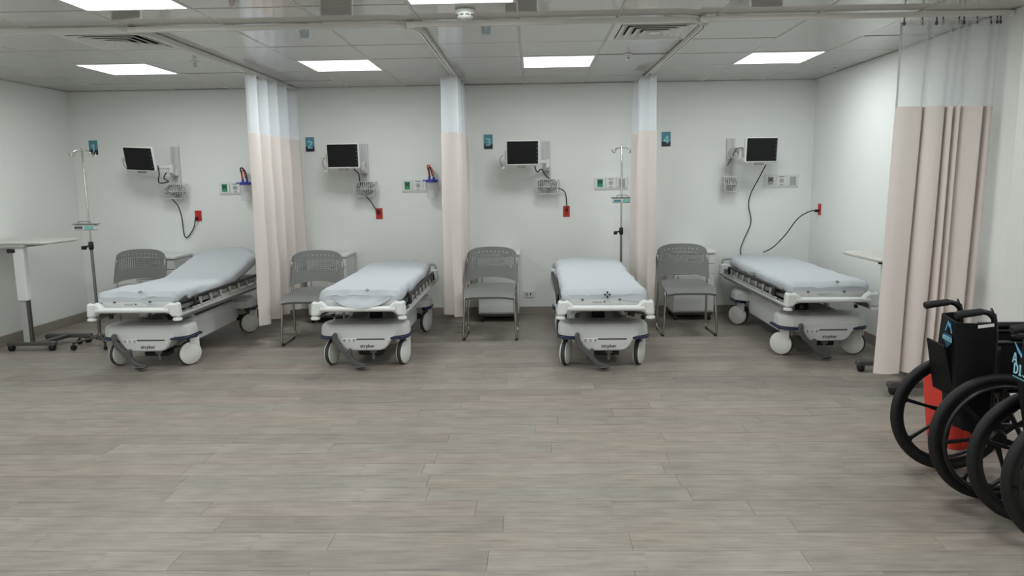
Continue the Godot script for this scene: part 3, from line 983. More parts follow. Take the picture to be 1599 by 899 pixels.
func mattress(t: Node3D, raised: bool, idx: int) -> void:
	var nz := FastNoiseLite.new()
	nz.seed = 31 + idx; nz.frequency = 1.0; nz.fractal_octaves = 3
	var top := func(z: float) -> float:
		var y := 0.63 + ((0.04 if idx == 2 else 0.018) * smoothstep(0.3, -1.0, z) if not raised else -0.02 * smoothstep(0.6, 0.0, z))
		if raised:
			var d := -0.12 - z
			if d > 0.0:
				y += 0.22 * (sqrt(d * d + 0.01) - 0.1 * 1.0)
		return y
	var make := func(thick: float, lift: float, grow: float, wrinkle: float, z_from: float, z_to: float) -> Mb:
		var rings := []
		var N := 56
		for i in N + 1:
			var u := float(i) / N
			var e := minf(u, 1.0 - u) * (z_from - z_to)
			u = u + 0.03 * sin(u * TAU) * -0.5
			var z := lerpf(z_from, z_to, u)
			var hw := 0.318 + grow
			var into := -0.86 - z       # chamfered head corners
			if into > 0.0:
				hw -= into * 0.66
			var end := minf(z_from - z, z - z_to)
			var shrink := 0.0
			if end < 0.045:
				shrink = 0.045 - sqrt(maxf(0.0, 0.045 * 0.045 - (0.045 - end) * (0.045 - end)))
			hw -= shrink * 0.7
			var ytop: float = top.call(z) + lift - shrink * 0.9
			var ybot: float = top.call(z) - thick + shrink * 0.3
			var r := PackedVector3Array()
			var hy := (ytop - ybot) / 2
			for p in rrect(hw, hy, minf(0.05, hy * 0.9), 6):
				var q := V(p.x, (ytop + ybot) / 2 + p.y, z)
				if p.y > 0.0:
					q.y += 0.006 * (1.0 - pow(p.x / hw, 2.0))
				r.append(q)
			# more points across the top so that the cloth can wrinkle
			var dense := PackedVector3Array()
			for j in r.size():
				var a := r[j]; var b := r[(j + 1) % r.size()]
				var steps := 12 if j == 6 or j == 20 else 1
				for k in steps:
					dense.append(a.lerp(b, float(k) / steps))
			for j in dense.size():
				var d := dense[j]
				var side := 1.0 if d.y < ytop - 0.02 or e < 0.05 else 0.55
				var w := nz.get_noise_3d(d.x * 5.0 + d.z * 1.2, d.y * 4.0, d.z * 3.2) * wrinkle * side
				w += nz.get_noise_3d(d.x * 11.0 - d.z * 6.0 + 40.0, d.y * 9.0, d.z * 7.0 + d.x * 5.0) * wrinkle * 0.5 * side
				var outv := V(d.x / hw * 0.8, signf(d.y - (ytop + ybot) / 2) * 0.8, (0.8 if z > z_from - 0.06 else 0.0))
				dense[j] = d + outv * w
			rings.append(dense)
		return Mb.new().loft(rings)
	part("mattress", make.call(0.12, -0.008, -0.006, 0.0, 0.83, -1.10), M.dark, t)
	var sh := part("sheet", make.call(0.105, 0.0, 0.004, 0.016, 0.848, -1.115), M.sheet, t)
	if raised:
		var a := V(0, 0.50, -0.12)
		var b := V(0, 0.50 + 0.21, -1.07)
		var d := (b - a)
		var plate := Mb.new().box((a + b) / 2, V(0.52, 0.03, d.length()), 0.006, Basis(Vector3.RIGHT, -atan2(d.y, d.z) + PI) if false else Basis(Vector3.RIGHT, atan2(d.y, -d.z)))
		part("backrest_plate", plate, M.dark, t)
		for q in [-1, 1]:
			part("backrest_strut", Mb.new().tube([V(0.2 * q, 0.49, -0.5), V(0.2 * q, 0.66, -0.85)], 0.012, 8), M.steel, t)
	if idx == 1:
		var rows := []
		for r in 7:
			var row := PackedVector3Array()
			for c in 21:
				var u := float(c) / 20.0
				var w := 1.0 - pow(absf(u - 0.5) * 2.0, 2.0)
				var y := 0.59 - (float(r) / 6.0) * (0.022 + 0.066 * pow(w, 0.8))
				row.append(V(lerpf(-0.20, 0.24, u), y, 0.857 + 0.004 * sin(u * 15.0 + r) + 0.075 * smoothstep(0.0, 1.0, float(r) / 6.0 * w)))
			rows.append(row)
		part("sheet_overhang", Mb.new().sheet(rows, 0.003), M.sheet, sh)
	# dark emblem printed on the sheet near the foot end
	var em := Mb.new()
	var flat := idx != 2
	for k in 4:
		var b2 := Basis(Vector3(0, 0, 1), PI / 2 * k)
		var arm := PackedVector2Array()
		for w in [Vector2(-0.004, 0.007), Vector2(-0.0085, 0.020), Vector2(0, 0.027), Vector2(0.0085, 0.020), Vector2(0.004, 0.007)]:
			var p: Vector2 = w * (0.62 if flat else 1.0)
			var v3: Vector3 = b2 * V(p.x, p.y, 0)
			arm.append(Vector2(v3.x, v3.y))
		var xf := Transform3D(Basis(Vector3.RIGHT, deg_to_rad(-4)), V(0.015, 0.592, 0.8655))
		if flat:
			xf = Transform3D(Basis(Vector3.RIGHT, deg_to_rad(-62)), V(0.06 if idx != 0 else 0.03, 0.631, 0.836))
		em.prism(arm, 0.003, xf)
	part("emblem", em, M.navy if idx == 2 else M.dark, sh)


# ---------------------------------------------------------------- chairs and cabinets
func chair(label: String, at: Vector3, turn: float) -> void:
	var t := thing("stacking_chair", label, "chair", at, turn, "grey stacking chairs beside the beds")
	# seat: dished slab with a rolled front edge
	var rings := []
	for e in [[0.0, 0.0], [0.012, 0.012], [0.02, 0.02], [0.012, 0.03], [0.0, 0.034]]:
		pass
	var seat_rows := []
	for r in 13:
		var v := float(r) / 12.0
		var z := lerpf(-0.2, 0.235, v)
		var row := PackedVector3Array()
		for c in 15:
			var u := float(c) / 14.0 * 2.0 - 1.0
			var hw := lerpf(0.205, 0.235, smoothstep(0.0, 0.75, v))
			if v > 0.85:
				hw -= (v - 0.85) * 0.12
			var y := 0.452 - 0.016 * (1.0 - u * u) * sin(v * PI) - 0.05 * pow(maxf(0.0, v - 0.72) / 0.28, 2.0) - 0.012 * pow(absf(u), 4.0) + 0.02 * pow(1.0 - v, 3.0)
			row.append(V(u * hw, y, z))
		seat_rows.append(row)
	part("seat", Mb.new().sheet(seat_rows, 0.024), M.chair, t)
	# backrest: a curved shell pierced by a field of slanted holes
	var shape := func(u: float, v: float) -> Vector3:      # u -1..1, v 0 bottom .. 1 top
		var bottom := 0.525 - 0.035 * pow(absf(u), 2.5) + 0.012 * (1.0 - u * u)
		var peak := 0.822 - 0.018 * u * u - 0.125 * (1.0 - pow(maxf(0.0, 1.0 - pow(absf(u), 4.5)), 0.32))
		var y := lerpf(bottom, peak, v)
		var hw := 0.252
		return V(u * hw, y, -0.20 - 0.07 * v + 0.045 * u * u)
	var back := Mb.new()
	var CU := 26
	var CV := 16
	var th := 0.004
	var start := back.v.size()
	var P := func(u: float, v: float, s: float) -> Vector3:
		return shape.call(u, v) + V(0, 0, s * th)
	for i in CU:
		for j in CV:
			var u0 := -1.0 + 2.0 * i / CU
			var u1 := -1.0 + 2.0 * (i + 1) / CU
			var v0 := float(j) / CV
			var v1 := float(j + 1) / CV
			var hole := (j >= 6 and j <= 12 and absf(u0 + u1) / 2.0 < (0.86 if j > 7 else 0.74) and j != 12) or (j == 13 and i % 2 == 0 and absf(u0 + u1) / 2.0 < 0.72)
			for s in [1.0, -1.0]:
				var a: Vector3 = P.call(u0, v0, s); var b: Vector3 = P.call(u1, v0, s); var c: Vector3 = P.call(u1, v1, s); var d: Vector3 = P.call(u0, v1, s)
				var g := 9001 if s > 0 else 9002
				if not hole:
					if s > 0:
						back.quad(a, d, c, b, g)
					else:
						back.quad(a, b, c, d, g)
				else:
					var um := (u0 + u1) / 2; var vm := (v0 + v1) / 2
					var lean := (u1 - u0) * (0.16 if i % 2 == 0 else -0.16)
					var ru := (u1 - u0) * 0.33; var rv := (v1 - v0) * 0.45
					var h := [P.call(um - lean, vm - rv, s), P.call(um + ru, vm, s), P.call(um + lean, vm + rv, s), P.call(um - ru, vm, s)]
					var o := [a, b, c, d]
					for k in 4:
						var k2 := (k + 1) % 4
						if s > 0:
							back.tri(o[k], h[k], o[k2], g)
							back.tri(o[k2], h[k], h[k2], g)
						else:
							back.tri(o[k], o[k2], h[k], g)
							back.tri(o[k2], h[k2], h[k], g)
					if s > 0:
						var hb := [P.call(um - lean, vm - rv, -s), P.call(um + ru, vm, -s), P.call(um + lean, vm + rv, -s), P.call(um - ru, vm, -s)]
						for k in 4:
							var k2 := (k + 1) % 4
							back.quad(h[k], hb[k], hb[k2], h[k2])
	for i in CU:
		var u0 := -1.0 + 2.0 * i / CU
		var u1 := -1.0 + 2.0 * (i + 1) / CU
		back.quad(P.call(u0, 0, 1), P.call(u1, 0, 1), P.call(u1, 0, -1), P.call(u0, 0, -1))
		back.quad(P.call(u0, 1, 1), P.call(u0, 1, -1), P.call(u1, 1, -1), P.call(u1, 1, 1))
	for j in CV:
		var v0 := float(j) / CV
		var v1 := float(j + 1) / CV
		back.quad(P.call(-1, v0, 1), P.call(-1, v0, -1), P.call(-1, v1, -1), P.call(-1, v1, 1))
		back.quad(P.call(1, v0, 1), P.call(1, v1, 1), P.call(1, v1, -1), P.call(1, v0, -1))
	back.fix(start)
	part("backrest", back, M.chair, t)
	for q in [-1, 1]:
		var path := bend([V(0.236 * q, 0.72, -0.222), V(0.232 * q, 0.42, -0.175), V(0.238 * q, 0.016, -0.21), V(0.245 * q, 0.016, 0.21), V(0.225 * q, 0.42, 0.175), V(0.215 * q, 0.434, -0.12)], 0.05, 5)
		part("leg_frame", Mb.new().tube(path, 0.0105, 8), M.chrome, t)
		for zz in [-0.14, 0.165]:
			part("glide", Mb.new().box(V((0.239 if zz < 0 else 0.244) * q, 0.012, zz), V(0.026, 0.022, 0.035), 0.005), M.black, t)
	part("cross_bar", Mb.new().tube([V(-0.218, 0.424, 0.08), V(0.218, 0.424, 0.08)], 0.009, 8), M.chrome, t)
	part("cross_bar", Mb.new().tube([V(-0.216, 0.428, -0.10), V(0.216, 0.428, -0.10)], 0.009, 8), M.chrome, t)


func cabinet(label: String, x: float) -> void:
	var t := thing("bedside_cabinet", label, "cabinet", V(x, 0, -7.67), 0, "white bedside cabinets against the back wall")
	part("body", Mb.new().box(V(0, 0.385, -0.01), V(0.42, 0.60, 0.38), 0.004), M.white, t)
	part("worktop", slab(0.225, 0.21, 0.02, 0.69, 0.72, 0.006), M.white, t)
	for k in 2:
		var d := part("drawer", Mb.new().box(V(0, 0.635 - k * 0.105, 0.188), V(0.41, 0.098, 0.018), 0.004), M.white, t)
		part("handle", Mb.new().box(V(0, 0.635 - k * 0.105, 0.2), V(0.12, 0.012, 0.012), 0.004), M.pale, d)
	var dr := part("door", Mb.new().box(V(0, 0.288, 0.188), V(0.41, 0.375, 0.018), 0.004), M.white, t)
	part("handle", Mb.new().box(V(-0.16, 0.42, 0.2), V(0.012, 0.09, 0.012), 0.004), M.pale, dr)
	part("plinth", Mb.new().box(V(0, 0.073, -0.01), V(0.40, 0.03, 0.36), 0.003), M.dark, t)
	for a in [-1, 1]:
		for b in [-1, 1]:
			part("caster", Mb.new().lathe([Vector2(0.012, -0.012), Vector2(0.03, -0.01), Vector2(0.03, 0.01), Vector2(0.012, 0.012)], along_x(V(0.175 * a, 0.03, 0.15 * b)), 14), M.black, t)


# ---------------------------------------------------------------- along the back wall
func bay_wall(n: int) -> void:
	var rx: float = [-3.79, -1.765, 0.165, 2.09][n]
	var which: String = ["carrying the tilted monitor", "above the stretcher with the overhanging sheet", "above the stretcher with the dark cross", "left of the monitor near the right corner"][n]
	# numbered sign
	var sx: float = [-4.675, -2.34, -0.445, 1.42][n]
	var s := thing("wall_sign", ["teal and navy wall sign reading 1, beside the infusion pole in the corner", "teal and navy wall sign reading 2, above the chair by the first curtain", "teal and navy wall sign reading 3, above the free-standing chair", "teal and navy wall sign reading 4, above the chair by the third curtain"][n], "sign", V(sx, 1.855, BACK), 0, "numbered bay signs")
	part("plate", Mb.new().box(V(0, 0.026, 0.004), V(0.092, 0.098, 0.006), 0.001), M.teal, s)
	part("lower_band", Mb.new().box(V(0, -0.049, 0.004), V(0.092, 0.052, 0.006), 0.001), M.sign_navy, s)
	lettering("numeral", str(n + 1), 0.078, M.pale_blue, s, Transform3D(Basis(), V(0, -0.005, 0.008)))
	# rail, arm and basket on the wall
	var w := thing("monitor_mount", "white wall rail with arm and wire basket, " + which, "wall mount", V(rx, 1.35, BACK), 0, "wall mounts of the monitors")
	part("rail", Mb.new().prism(poly([-0.042, 0, -0.042, 0.032, -0.03, 0.036, -0.018, 0.036, -0.016, 0.022, 0.016, 0.022, 0.018, 0.036, 0.03, 0.036, 0.042, 0.032, 0.042, 0]), 0.55, Transform3D(Basis(Vector3(1, 0, 0), Vector3(0, 0, 1), Vector3(0, -1, 0)), V(0, 0.225, 0))), M.rail, w)
	var mon_at: Vector3 = [V(-3.985, 1.71, -7.5), V(-1.905, 1.715, -7.53), V(-0.08, 1.72, -7.53), V(2.305, 1.715, -7.52)][n]
	var loc := mon_at - V(rx, 1.35, BACK)
	var arm_y := 0.23 if n < 3 else 0.33
	var arm := Mb.new()
	arm.box(V(0, arm_y, 0.06), V(0.07, 0.075, 0.07), 0.008)
	arm.box(V(0, arm_y + 0.0, 0.11), V(0.045, 0.04, 0.06), 0.006)
	var elbow := V(0.01 if n < 3 else 0.0, arm_y + 0.045, 0.15)
	arm.lathe([Vector2(0.022, -0.05), Vector2(0.026, -0.04), Vector2(0.026, 0.03), Vector2(0.02, 0.036)], Transform3D(Basis(), elbow), 14)
	var tip := V(loc.x + 0.02 * (1 if n < 3 else -1), arm_y + 0.05, loc.z - 0.06)
	var dir := tip - elbow
	arm.box((elbow + tip) / 2 + V(0, 0.005, 0), V(dir.length() + 0.03, 0.034, 0.045), 0.008, Basis(Vector3.UP, atan2(-dir.z, dir.x)))
	arm.tube([tip, loc + V(0, -0.02, -0.03)], 0.022, 10)
	part("arm", arm, M.white, w)
	# basket
	var bx := [0.0, 0.015, 0.005, -0.015][n] as float
	var bw: float = [0.25, 0.24, 0.25, 0.16][n]
	var by := 0.03
	var bk := Mb.new()
	var z0 := 0.04
	var z1 := 0.17
	for yy in [-0.075, 0.0, 0.075]:
		var sh: float = 0.012 * (0.075 - yy) / 0.075
		var loop := [V(bx - bw / 2 + sh, by + yy, z0), V(bx - bw / 2 + sh, by + yy, z1 - sh), V(bx + bw / 2 - sh, by + yy, z1 - sh), V(bx + bw / 2 - sh, by + yy, z0), V(bx - bw / 2 + sh, by + yy, z0)]
		bk.tube(bend(loop, 0.02, 3), 0.0036, 6)
	var nw := int(bw / 0.02)
	for k in nw + 1:
		var x := bx - bw / 2 + bw * k / nw
		var xl := bx + (x - bx) * 0.9
		bk.tube([V(x, by + 0.075, z1), V(xl, by - 0.075, z1 - 0.024), V(xl, by - 0.075, z0)], 0.0028, 5)
	for k in 5:
		var z := lerpf(z0 + 0.01, z1 - 0.02, k / 4.0)
		for q in [-1, 1]:
			bk.tube([V(bx + bw / 2 * q, by + 0.075, z), V(bx + (bw / 2 - 0.024) * q, by - 0.075, z)], 0.0022, 5)
	bk.box(V(bx, by + 0.01, 0.036), V(0.1, 0.1, 0.012), 0.004)
	part("wire_basket", bk, M.white, w)
	# a coil of leads lying in the basket
	var rng := RandomNumberGenerator.new()
	rng.seed = 70 + n
	var coil := Mb.new()
	for k in 5:
		var pts := []
		for i in 22:
			var a := TAU * i / 21.0
			pts.append(V((bw * 0.40 - k * 0.012) * cos(a), 0.035 + (0.062 - 0.006 * k) * sin(a) + 0.008 * sin(a * 3.0 + k * 2.0), 0.016 * (k - 2) + 0.012 * sin(a * 2.0 + k)))
		coil.tube(pts, 0.005, 6, false)
	var cb := thing("cable_bundle", ["coiled leads in the wire basket above the half-hidden chair and raised stretcher", "coiled leads in the wire basket above the stretcher with the overhanging sheet", "coiled leads in the wire basket above the stretcher with the dark cross", "coiled leads in the narrow basket nearest the right corner"][n], "cables", V(rx + bx, 1.35 + by - 0.02, BACK + 0.1), 0, "leads in the wire baskets")
	part("dark_leads", coil, M.dark if n != 3 else M.grey, cb)
	var coil2 := Mb.new()
	for k in 3:
		var pts := []
		for i in 18:
			var a := TAU * i / 17.0
			pts.append(V((bw * 0.36 - k * 0.025) * cos(a), 0.03 + (0.05 - 0.012 * k) * sin(a), 0.034 + 0.006 * k + 0.006 * sin(a * 2.0 + k)))
		coil2.tube(pts, 0.005, 6, false)
	part("grey_leads", coil2, M.pale, cb)
	# monitor
	var mo := thing("patient_monitor", ["white framed patient monitor tilted forward on a long arm, above the half-hidden chair", "white framed patient monitor above the stretcher with the overhanging sheet", "white framed patient monitor above the stretcher with the dark cross", "white framed patient monitor near the right corner, a long cord hanging from it"][n], "monitor", mon_at, [-9.0, -2.0, 2.0, 7.0][n], "patient monitors")
	mo.rotation_degrees.x = [14.0, 3.0, 3.0, 4.0][n]
	mo.rotation_degrees.z = [-3.0, 0.0, 0.0, 0.0][n]
	part("casing", Mb.new().box(V(0, 0, -0.03), V(0.335, 0.255, 0.05), 0.012).box(V(0, -0.005, -0.065), V(0.24, 0.19, 0.05), 0.014), M.white, mo)
	part("screen", Mb.new().box(V(0, 0.004, -0.004), V(0.312, 0.226, 0.006), 0.003), M.screen, mo)
	var bt := Mb.new()
	for k in 5:
		bt.box(V(0.143, 0.085 - k * 0.04, 0.0005), V(0.011, 0.009 if k != 1 else 0.014, 0.003), 0.001)
	part("buttons", bt, M.dark, mo)
	part("base_block", Mb.new().box(V(-0.01, -0.135, -0.03), V(0.085, 0.022, 0.045), 0.004), M.grey, mo)
	part("connector_block", Mb.new().box(V(-0.172, -0.02, -0.045), V(0.016, 0.09, 0.045), 0.004), M.pale, mo)
	if n < 3:
		var loopx := [[-0.18, -0.0], [-0.235, -0.005], [-0.245, -0.07], [-0.225, -0.15], [-0.17, -0.19]]
		var lead := [V(-0.178, -0.0, -0.04), V(-0.225, -0.003, -0.05), V(-0.245, -0.05, -0.07), V(-0.235, -0.12, -0.10), V(-0.18, -0.2, -0.16), V(-0.06, -0.255, -0.25), V(0.06, -0.26, -0.28), V(0.15, -0.24, -0.27)]
		part("sensor_lead", Mb.new().tube(curve(lead, 6), 0.0035, 6), M.white, mo)
		part("second_lead", Mb.new().tube(curve([V(-0.178, -0.02, -0.04), V(-0.21, -0.024, -0.05), V(-0.23, -0.07, -0.06), V(-0.205, -0.135, -0.07)], 6), 0.0035, 6), M.grey, mo)
		part("sensor_clip", Mb.new().box(V(-0.2, -0.15, -0.07), V(0.03, 0.022, 0.018), 0.006, Basis(Vector3.BACK, 0.5)), M.white, mo)
	else:
		part("cuff_coil", Mb.new().ring(0.05, 0.009, along_z(V(-0.225, -0.03, -0.16)), 24, 6).ring(0.035, 0.009, along_z(V(-0.22, -0.045, -0.145)), 24, 6).ring(0.022, 0.008, along_z(V(-0.235, -0.02, -0.15)), 20, 6), M.pale, mo)
		part("lead_loop", Mb.new().tube(curve([V(-0.178, 0.02, -0.04), V(-0.2, 0.02, -0.08), V(-0.225, 0.0, -0.12), V(-0.24, -0.06, -0.15), V(-0.26, -0.16, -0.22)], 5), 0.005, 6), M.dark, mo)
	# red socket
	var sock: Node3D
	if n < 3:
		sock = thing("red_socket", ["red wall socket with a looping cord, above the raised stretcher", "red wall socket above the stretcher with the overhanging sheet", "red wall socket above the stretcher with the dark cross"][n], "socket", V([-3.595, -1.63, 0.375][n], 1.115, BACK), 0, "red wall sockets")
	else:
		sock = thing("red_socket", "red wall socket on the right-hand wall, seen edge on", "socket", V(RIGHT, 1.115, -7.645), -90, "red wall sockets")
	part("plate", Mb.new().box(V(0, 0, 0.004), V(0.072, 0.115, 0.008), 0.003), M.red, sock)
	part("outlet", Mb.new().box(V(0, 0.02, 0.009), V(0.036, 0.032, 0.006), 0.002).box(V(0, -0.024, 0.009), V(0.036, 0.032, 0.006), 0.002), M.red, sock)
	# power cords
	var b := V(rx + bx, 1.35 + by, BACK)
	var cords := [
		[V(-3.80, 1.30, -7.76), V(-3.78, 1.22, -7.84), V(-3.765, 1.10, -7.87), V(-3.76, 0.93, -7.88), V(-3.735, 0.885, -7.88), V(-3.69, 0.92, -7.88), V(-3.64, 1.0, -7.875), V(-3.61, 1.075, -7.85), V(-3.605, 1.09, -7.885)],
		[V(-1.735, 1.31, -7.75), V(-1.70, 1.24, -7.84), V(-1.67, 1.185, -7.86), V(-1.645, 1.15, -7.85), V(-1.632, 1.135, -7.885)],
		[V(0.28, 1.36, -7.80), V(0.33, 1.345, -7.84), V(0.365, 1.30, -7.86), V(0.375, 1.22, -7.86), V(0.376, 1.145, -7.84), V(0.376, 1.13, -7.885)],
		[V(2.36, 1.57, -7.56), V(2.345, 1.45, -7.7), V(2.30, 1.28, -7.83), V(2.29, 1.15, -7.86), V(2.32, 0.98, -7.86), V(2.25, 0.80, -7.85), V(2.215, 0.70, -7.84), V(2.225, 0.60, -7.84)]]
	var cd := thing("power_cord", ["black power cord looping deep below the wire basket to a red socket", "short straight power cord from basket to red socket above the overhanging sheet", "power cord arching from basket to red socket above the dark cross", "long black power cord hanging from the right-hand monitor down behind the stretcher"][n], "cable", Vector3.ZERO, 0, "black power cords")
	part("cable", Mb.new().tube(curve(cords[n], 6), 0.0055, 7), M.black, cd)
	if n < 3:
		var e: Vector3 = cords[n][cords[n].size() - 1]
		part("plug", Mb.new().box(e + V(0, 0, 0.018), V(0.026, 0.03, 0.036), 0.006), M.black, cd)
		var mc := thing("power_cord", ["black cable sagging under the long arm of the tilted monitor", "short cable under the monitor above the stretcher with the overhanging sheet", "short cable under the monitor above the stretcher with the dark cross"][n], "cable", Vector3.ZERO, 0, "black power cords")
		var q: Array = [
			[mon_at + V(0.17, -0.06, -0.04), mon_at + V(0.175, -0.14, -0.05), mon_at + V(0.14, -0.235, -0.1), mon_at + V(0.20, -0.225, -0.18), V(-3.85, 1.52, -7.72), V(-3.835, 1.58, -7.75)],
			[mon_at + V(0.10, -0.13, -0.04), mon_at + V(0.13, -0.17, -0.1), V(-1.79, 1.53, -7.72), V(-1.785, 1.45, -7.74), V(-1.76, 1.41, -7.76)],
			[mon_at + V(0.12, -0.13, -0.04), mon_at + V(0.145, -0.19, -0.08), mon_at + V(0.19, -0.16, -0.12), V(0.15, 1.50, -7.73), V(0.22, 1.44, -7.76)]][n]
		part("cable", Mb.new().tube(curve(q, 6), 0.006, 7), M.black, mc)
	else:
		var c2 := thing("power_cord", "black power cord dropping from the right-hand wall socket behind the stretcher", "cable", Vector3.ZERO, 0, "black power cords")
		part("cable", Mb.new().tube(curve([V(2.93, 1.10, -7.645), V(2.86, 1.095, -7.66), V(2.76, 1.02, -7.72), V(2.66, 0.85, -7.78), V(2.55, 0.72, -7.81), V(2.45, 0.66, -7.83)], 6), 0.0055, 7), M.black, c2)
		part("plug", Mb.new().box(V(2.925, 1.1, -7.645), V(0.05, 0.03, 0.032), 0.006), M.black, c2)
	# medical gas outlets
	var gx: float = [-3.165, -1.20, 0.845, 2.63][n]
	var g := thing("gas_outlet_panel", ["white gas outlet panel partly covered by the first curtain and a canister", "white gas outlet panel left of the second curtain, a blue-lidded canister over its end", "white gas outlet panel behind the infusion pole by the third curtain", "white gas outlet panel below the right-hand monitor, without any green label"][n], "outlet panel", V(gx, 1.405, BACK), 0, "gas outlet panels on the back wall")
	part("back_plate", Mb.new().box(V(0, 0, 0.006), V(0.36, 0.135, 0.012), 0.004), M.white, g)
	for k in 3:
		var cxx := -0.115 + 0.115 * k
		var unit := part("outlet_cover", Mb.new().box(V(cxx, 0.005, 0.016), V(0.105, 0.112, 0.012), 0.003), M.white, g)
		if k == 0:
			part("green_label", Mb.new().box(V(cxx, 0.004, 0.0225), V(0.058, 0.082, 0.002), 0.0005), M.green if n < 3 else M.pale, unit)
			var xm := Mb.new()
			for a in [0.9, -0.9]:
				xm.box(V(cxx, 0.016, 0.025), V(0.012, 0.055, 0.006), 0.002, Basis(Vector3.BACK, a))
			for a in 4:
				xm.box(V(cxx + (0.018 if a % 2 else -0.018), 0.016 + (0.014 if a < 2 else -0.014), 0.026), V(0.014, 0.014, 0.008), 0.004)
			part("valve", xm, M.dark_green if n < 3 else M.dark, unit)
		elif k == 1:
			part("label_bar", Mb.new().box(V(cxx, 0.045, 0.0225), V(0.058, 0.006, 0.002), 0.0005).box(V(cxx, -0.038, 0.0225), V(0.03, 0.006, 0.002), 0.0005), M.dark, unit)
			part("valve", Mb.new().ring(0.019, 0.003, along_z(V(cxx, 0.004, 0.024)), 20, 6).lathe([Vector2(0.008, 0), Vector2(0.007, 0.006)], along_z(V(cxx, 0.004, 0.022)), 10), M.grey, unit)
		else:
			part("grey_cover", Mb.new().box(V(cxx, 0.002, 0.024), V(0.066, 0.086, 0.006), 0.002), M.pale, unit)
	if n < 2:
		canister(V([-3.025, -1.045][n], 1.355, BACK), n)


func canister(at: Vector3, n: int) -> void:
	var t := thing("suction_canister", ["clear suction canister with blue lid and red tube half hidden by the first curtain", "clear suction canister with blue lid on the wall left of the second curtain"][n], "canister", at, 0, "suction canisters with blue lids")
	var c := V(0, 0, 0.085)
	part("jar", Mb.new().lathe([Vector2(0.0, -0.085), Vector2(0.048, -0.085), Vector2(0.052, -0.08), Vector2(0.06, 0.085), Vector2(0.058, 0.085), Vector2(0.05, -0.078), Vector2(0.0, -0.08)], Transform3D(Basis(), c), 22, false), M.clear, t)
	part("lid", Mb.new().lathe([Vector2(0.0, 0.118), Vector2(0.05, 0.116), Vector2(0.062, 0.108), Vector2(0.064, 0.086), Vector2(0.058, 0.084), Vector2(0.0, 0.09)], Transform3D(Basis(), c), 22, false).box(c + V(-0.06, 0.105, 0.02), V(0.06, 0.012, 0.016), 0.003).box(c + V(0.055, 0.105, 0.02), V(0.04, 0.012, 0.016), 0.003), M.blue, t)
	part("port", Mb.new().lathe([Vector2(0.014, 0.11), Vector2(0.012, 0.15)], Transform3D(Basis(), c + V(-0.02, 0, 0.02)), 10).lathe([Vector2(0.014, 0.11), Vector2(0.012, 0.14)], Transform3D(Basis(), c + V(0.025, 0, 0.02)), 10), M.blue, t)
	var path := [c + V(-0.02, 0.14, 0.02), c + V(-0.03, 0.21, 0.02), c + V(-0.04, 0.25, 0.015), c + V(-0.025, 0.262, 0.01), c + V(0.0, 0.235, 0.01), c + V(0.02, 0.19, 0.02), c + V(0.025, 0.13, 0.02)]
	part("tube", Mb.new().tube(curve(path, 5), 0.008, 8), M.black if n == 0 else M.tube_orange, t)
	part("inner_tube", Mb.new().tube(curve([c + V(-0.012, 0.14, 0.024), c + V(-0.02, 0.2, 0.024), c + V(-0.022, 0.24, 0.02), c + V(-0.005, 0.22, 0.018), c + V(0.012, 0.15, 0.024)], 5), 0.006, 8), M.tube_orange if n == 0 else M.black, t)
	part("bracket", Mb.new().box(V(0, 0.06, 0.014), V(0.07, 0.07, 0.024), 0.004), M.white, t)
	part("float_valve", Mb.new().lathe([Vector2(0.0, -0.05), Vector2(0.014, -0.045), Vector2(0.016, -0.02), Vector2(0.012, 0.0), Vector2(0.0, 0.005)], Transform3D(Basis(), c + V(0.012, 0, 0.0)), 12, false), M.white, t)


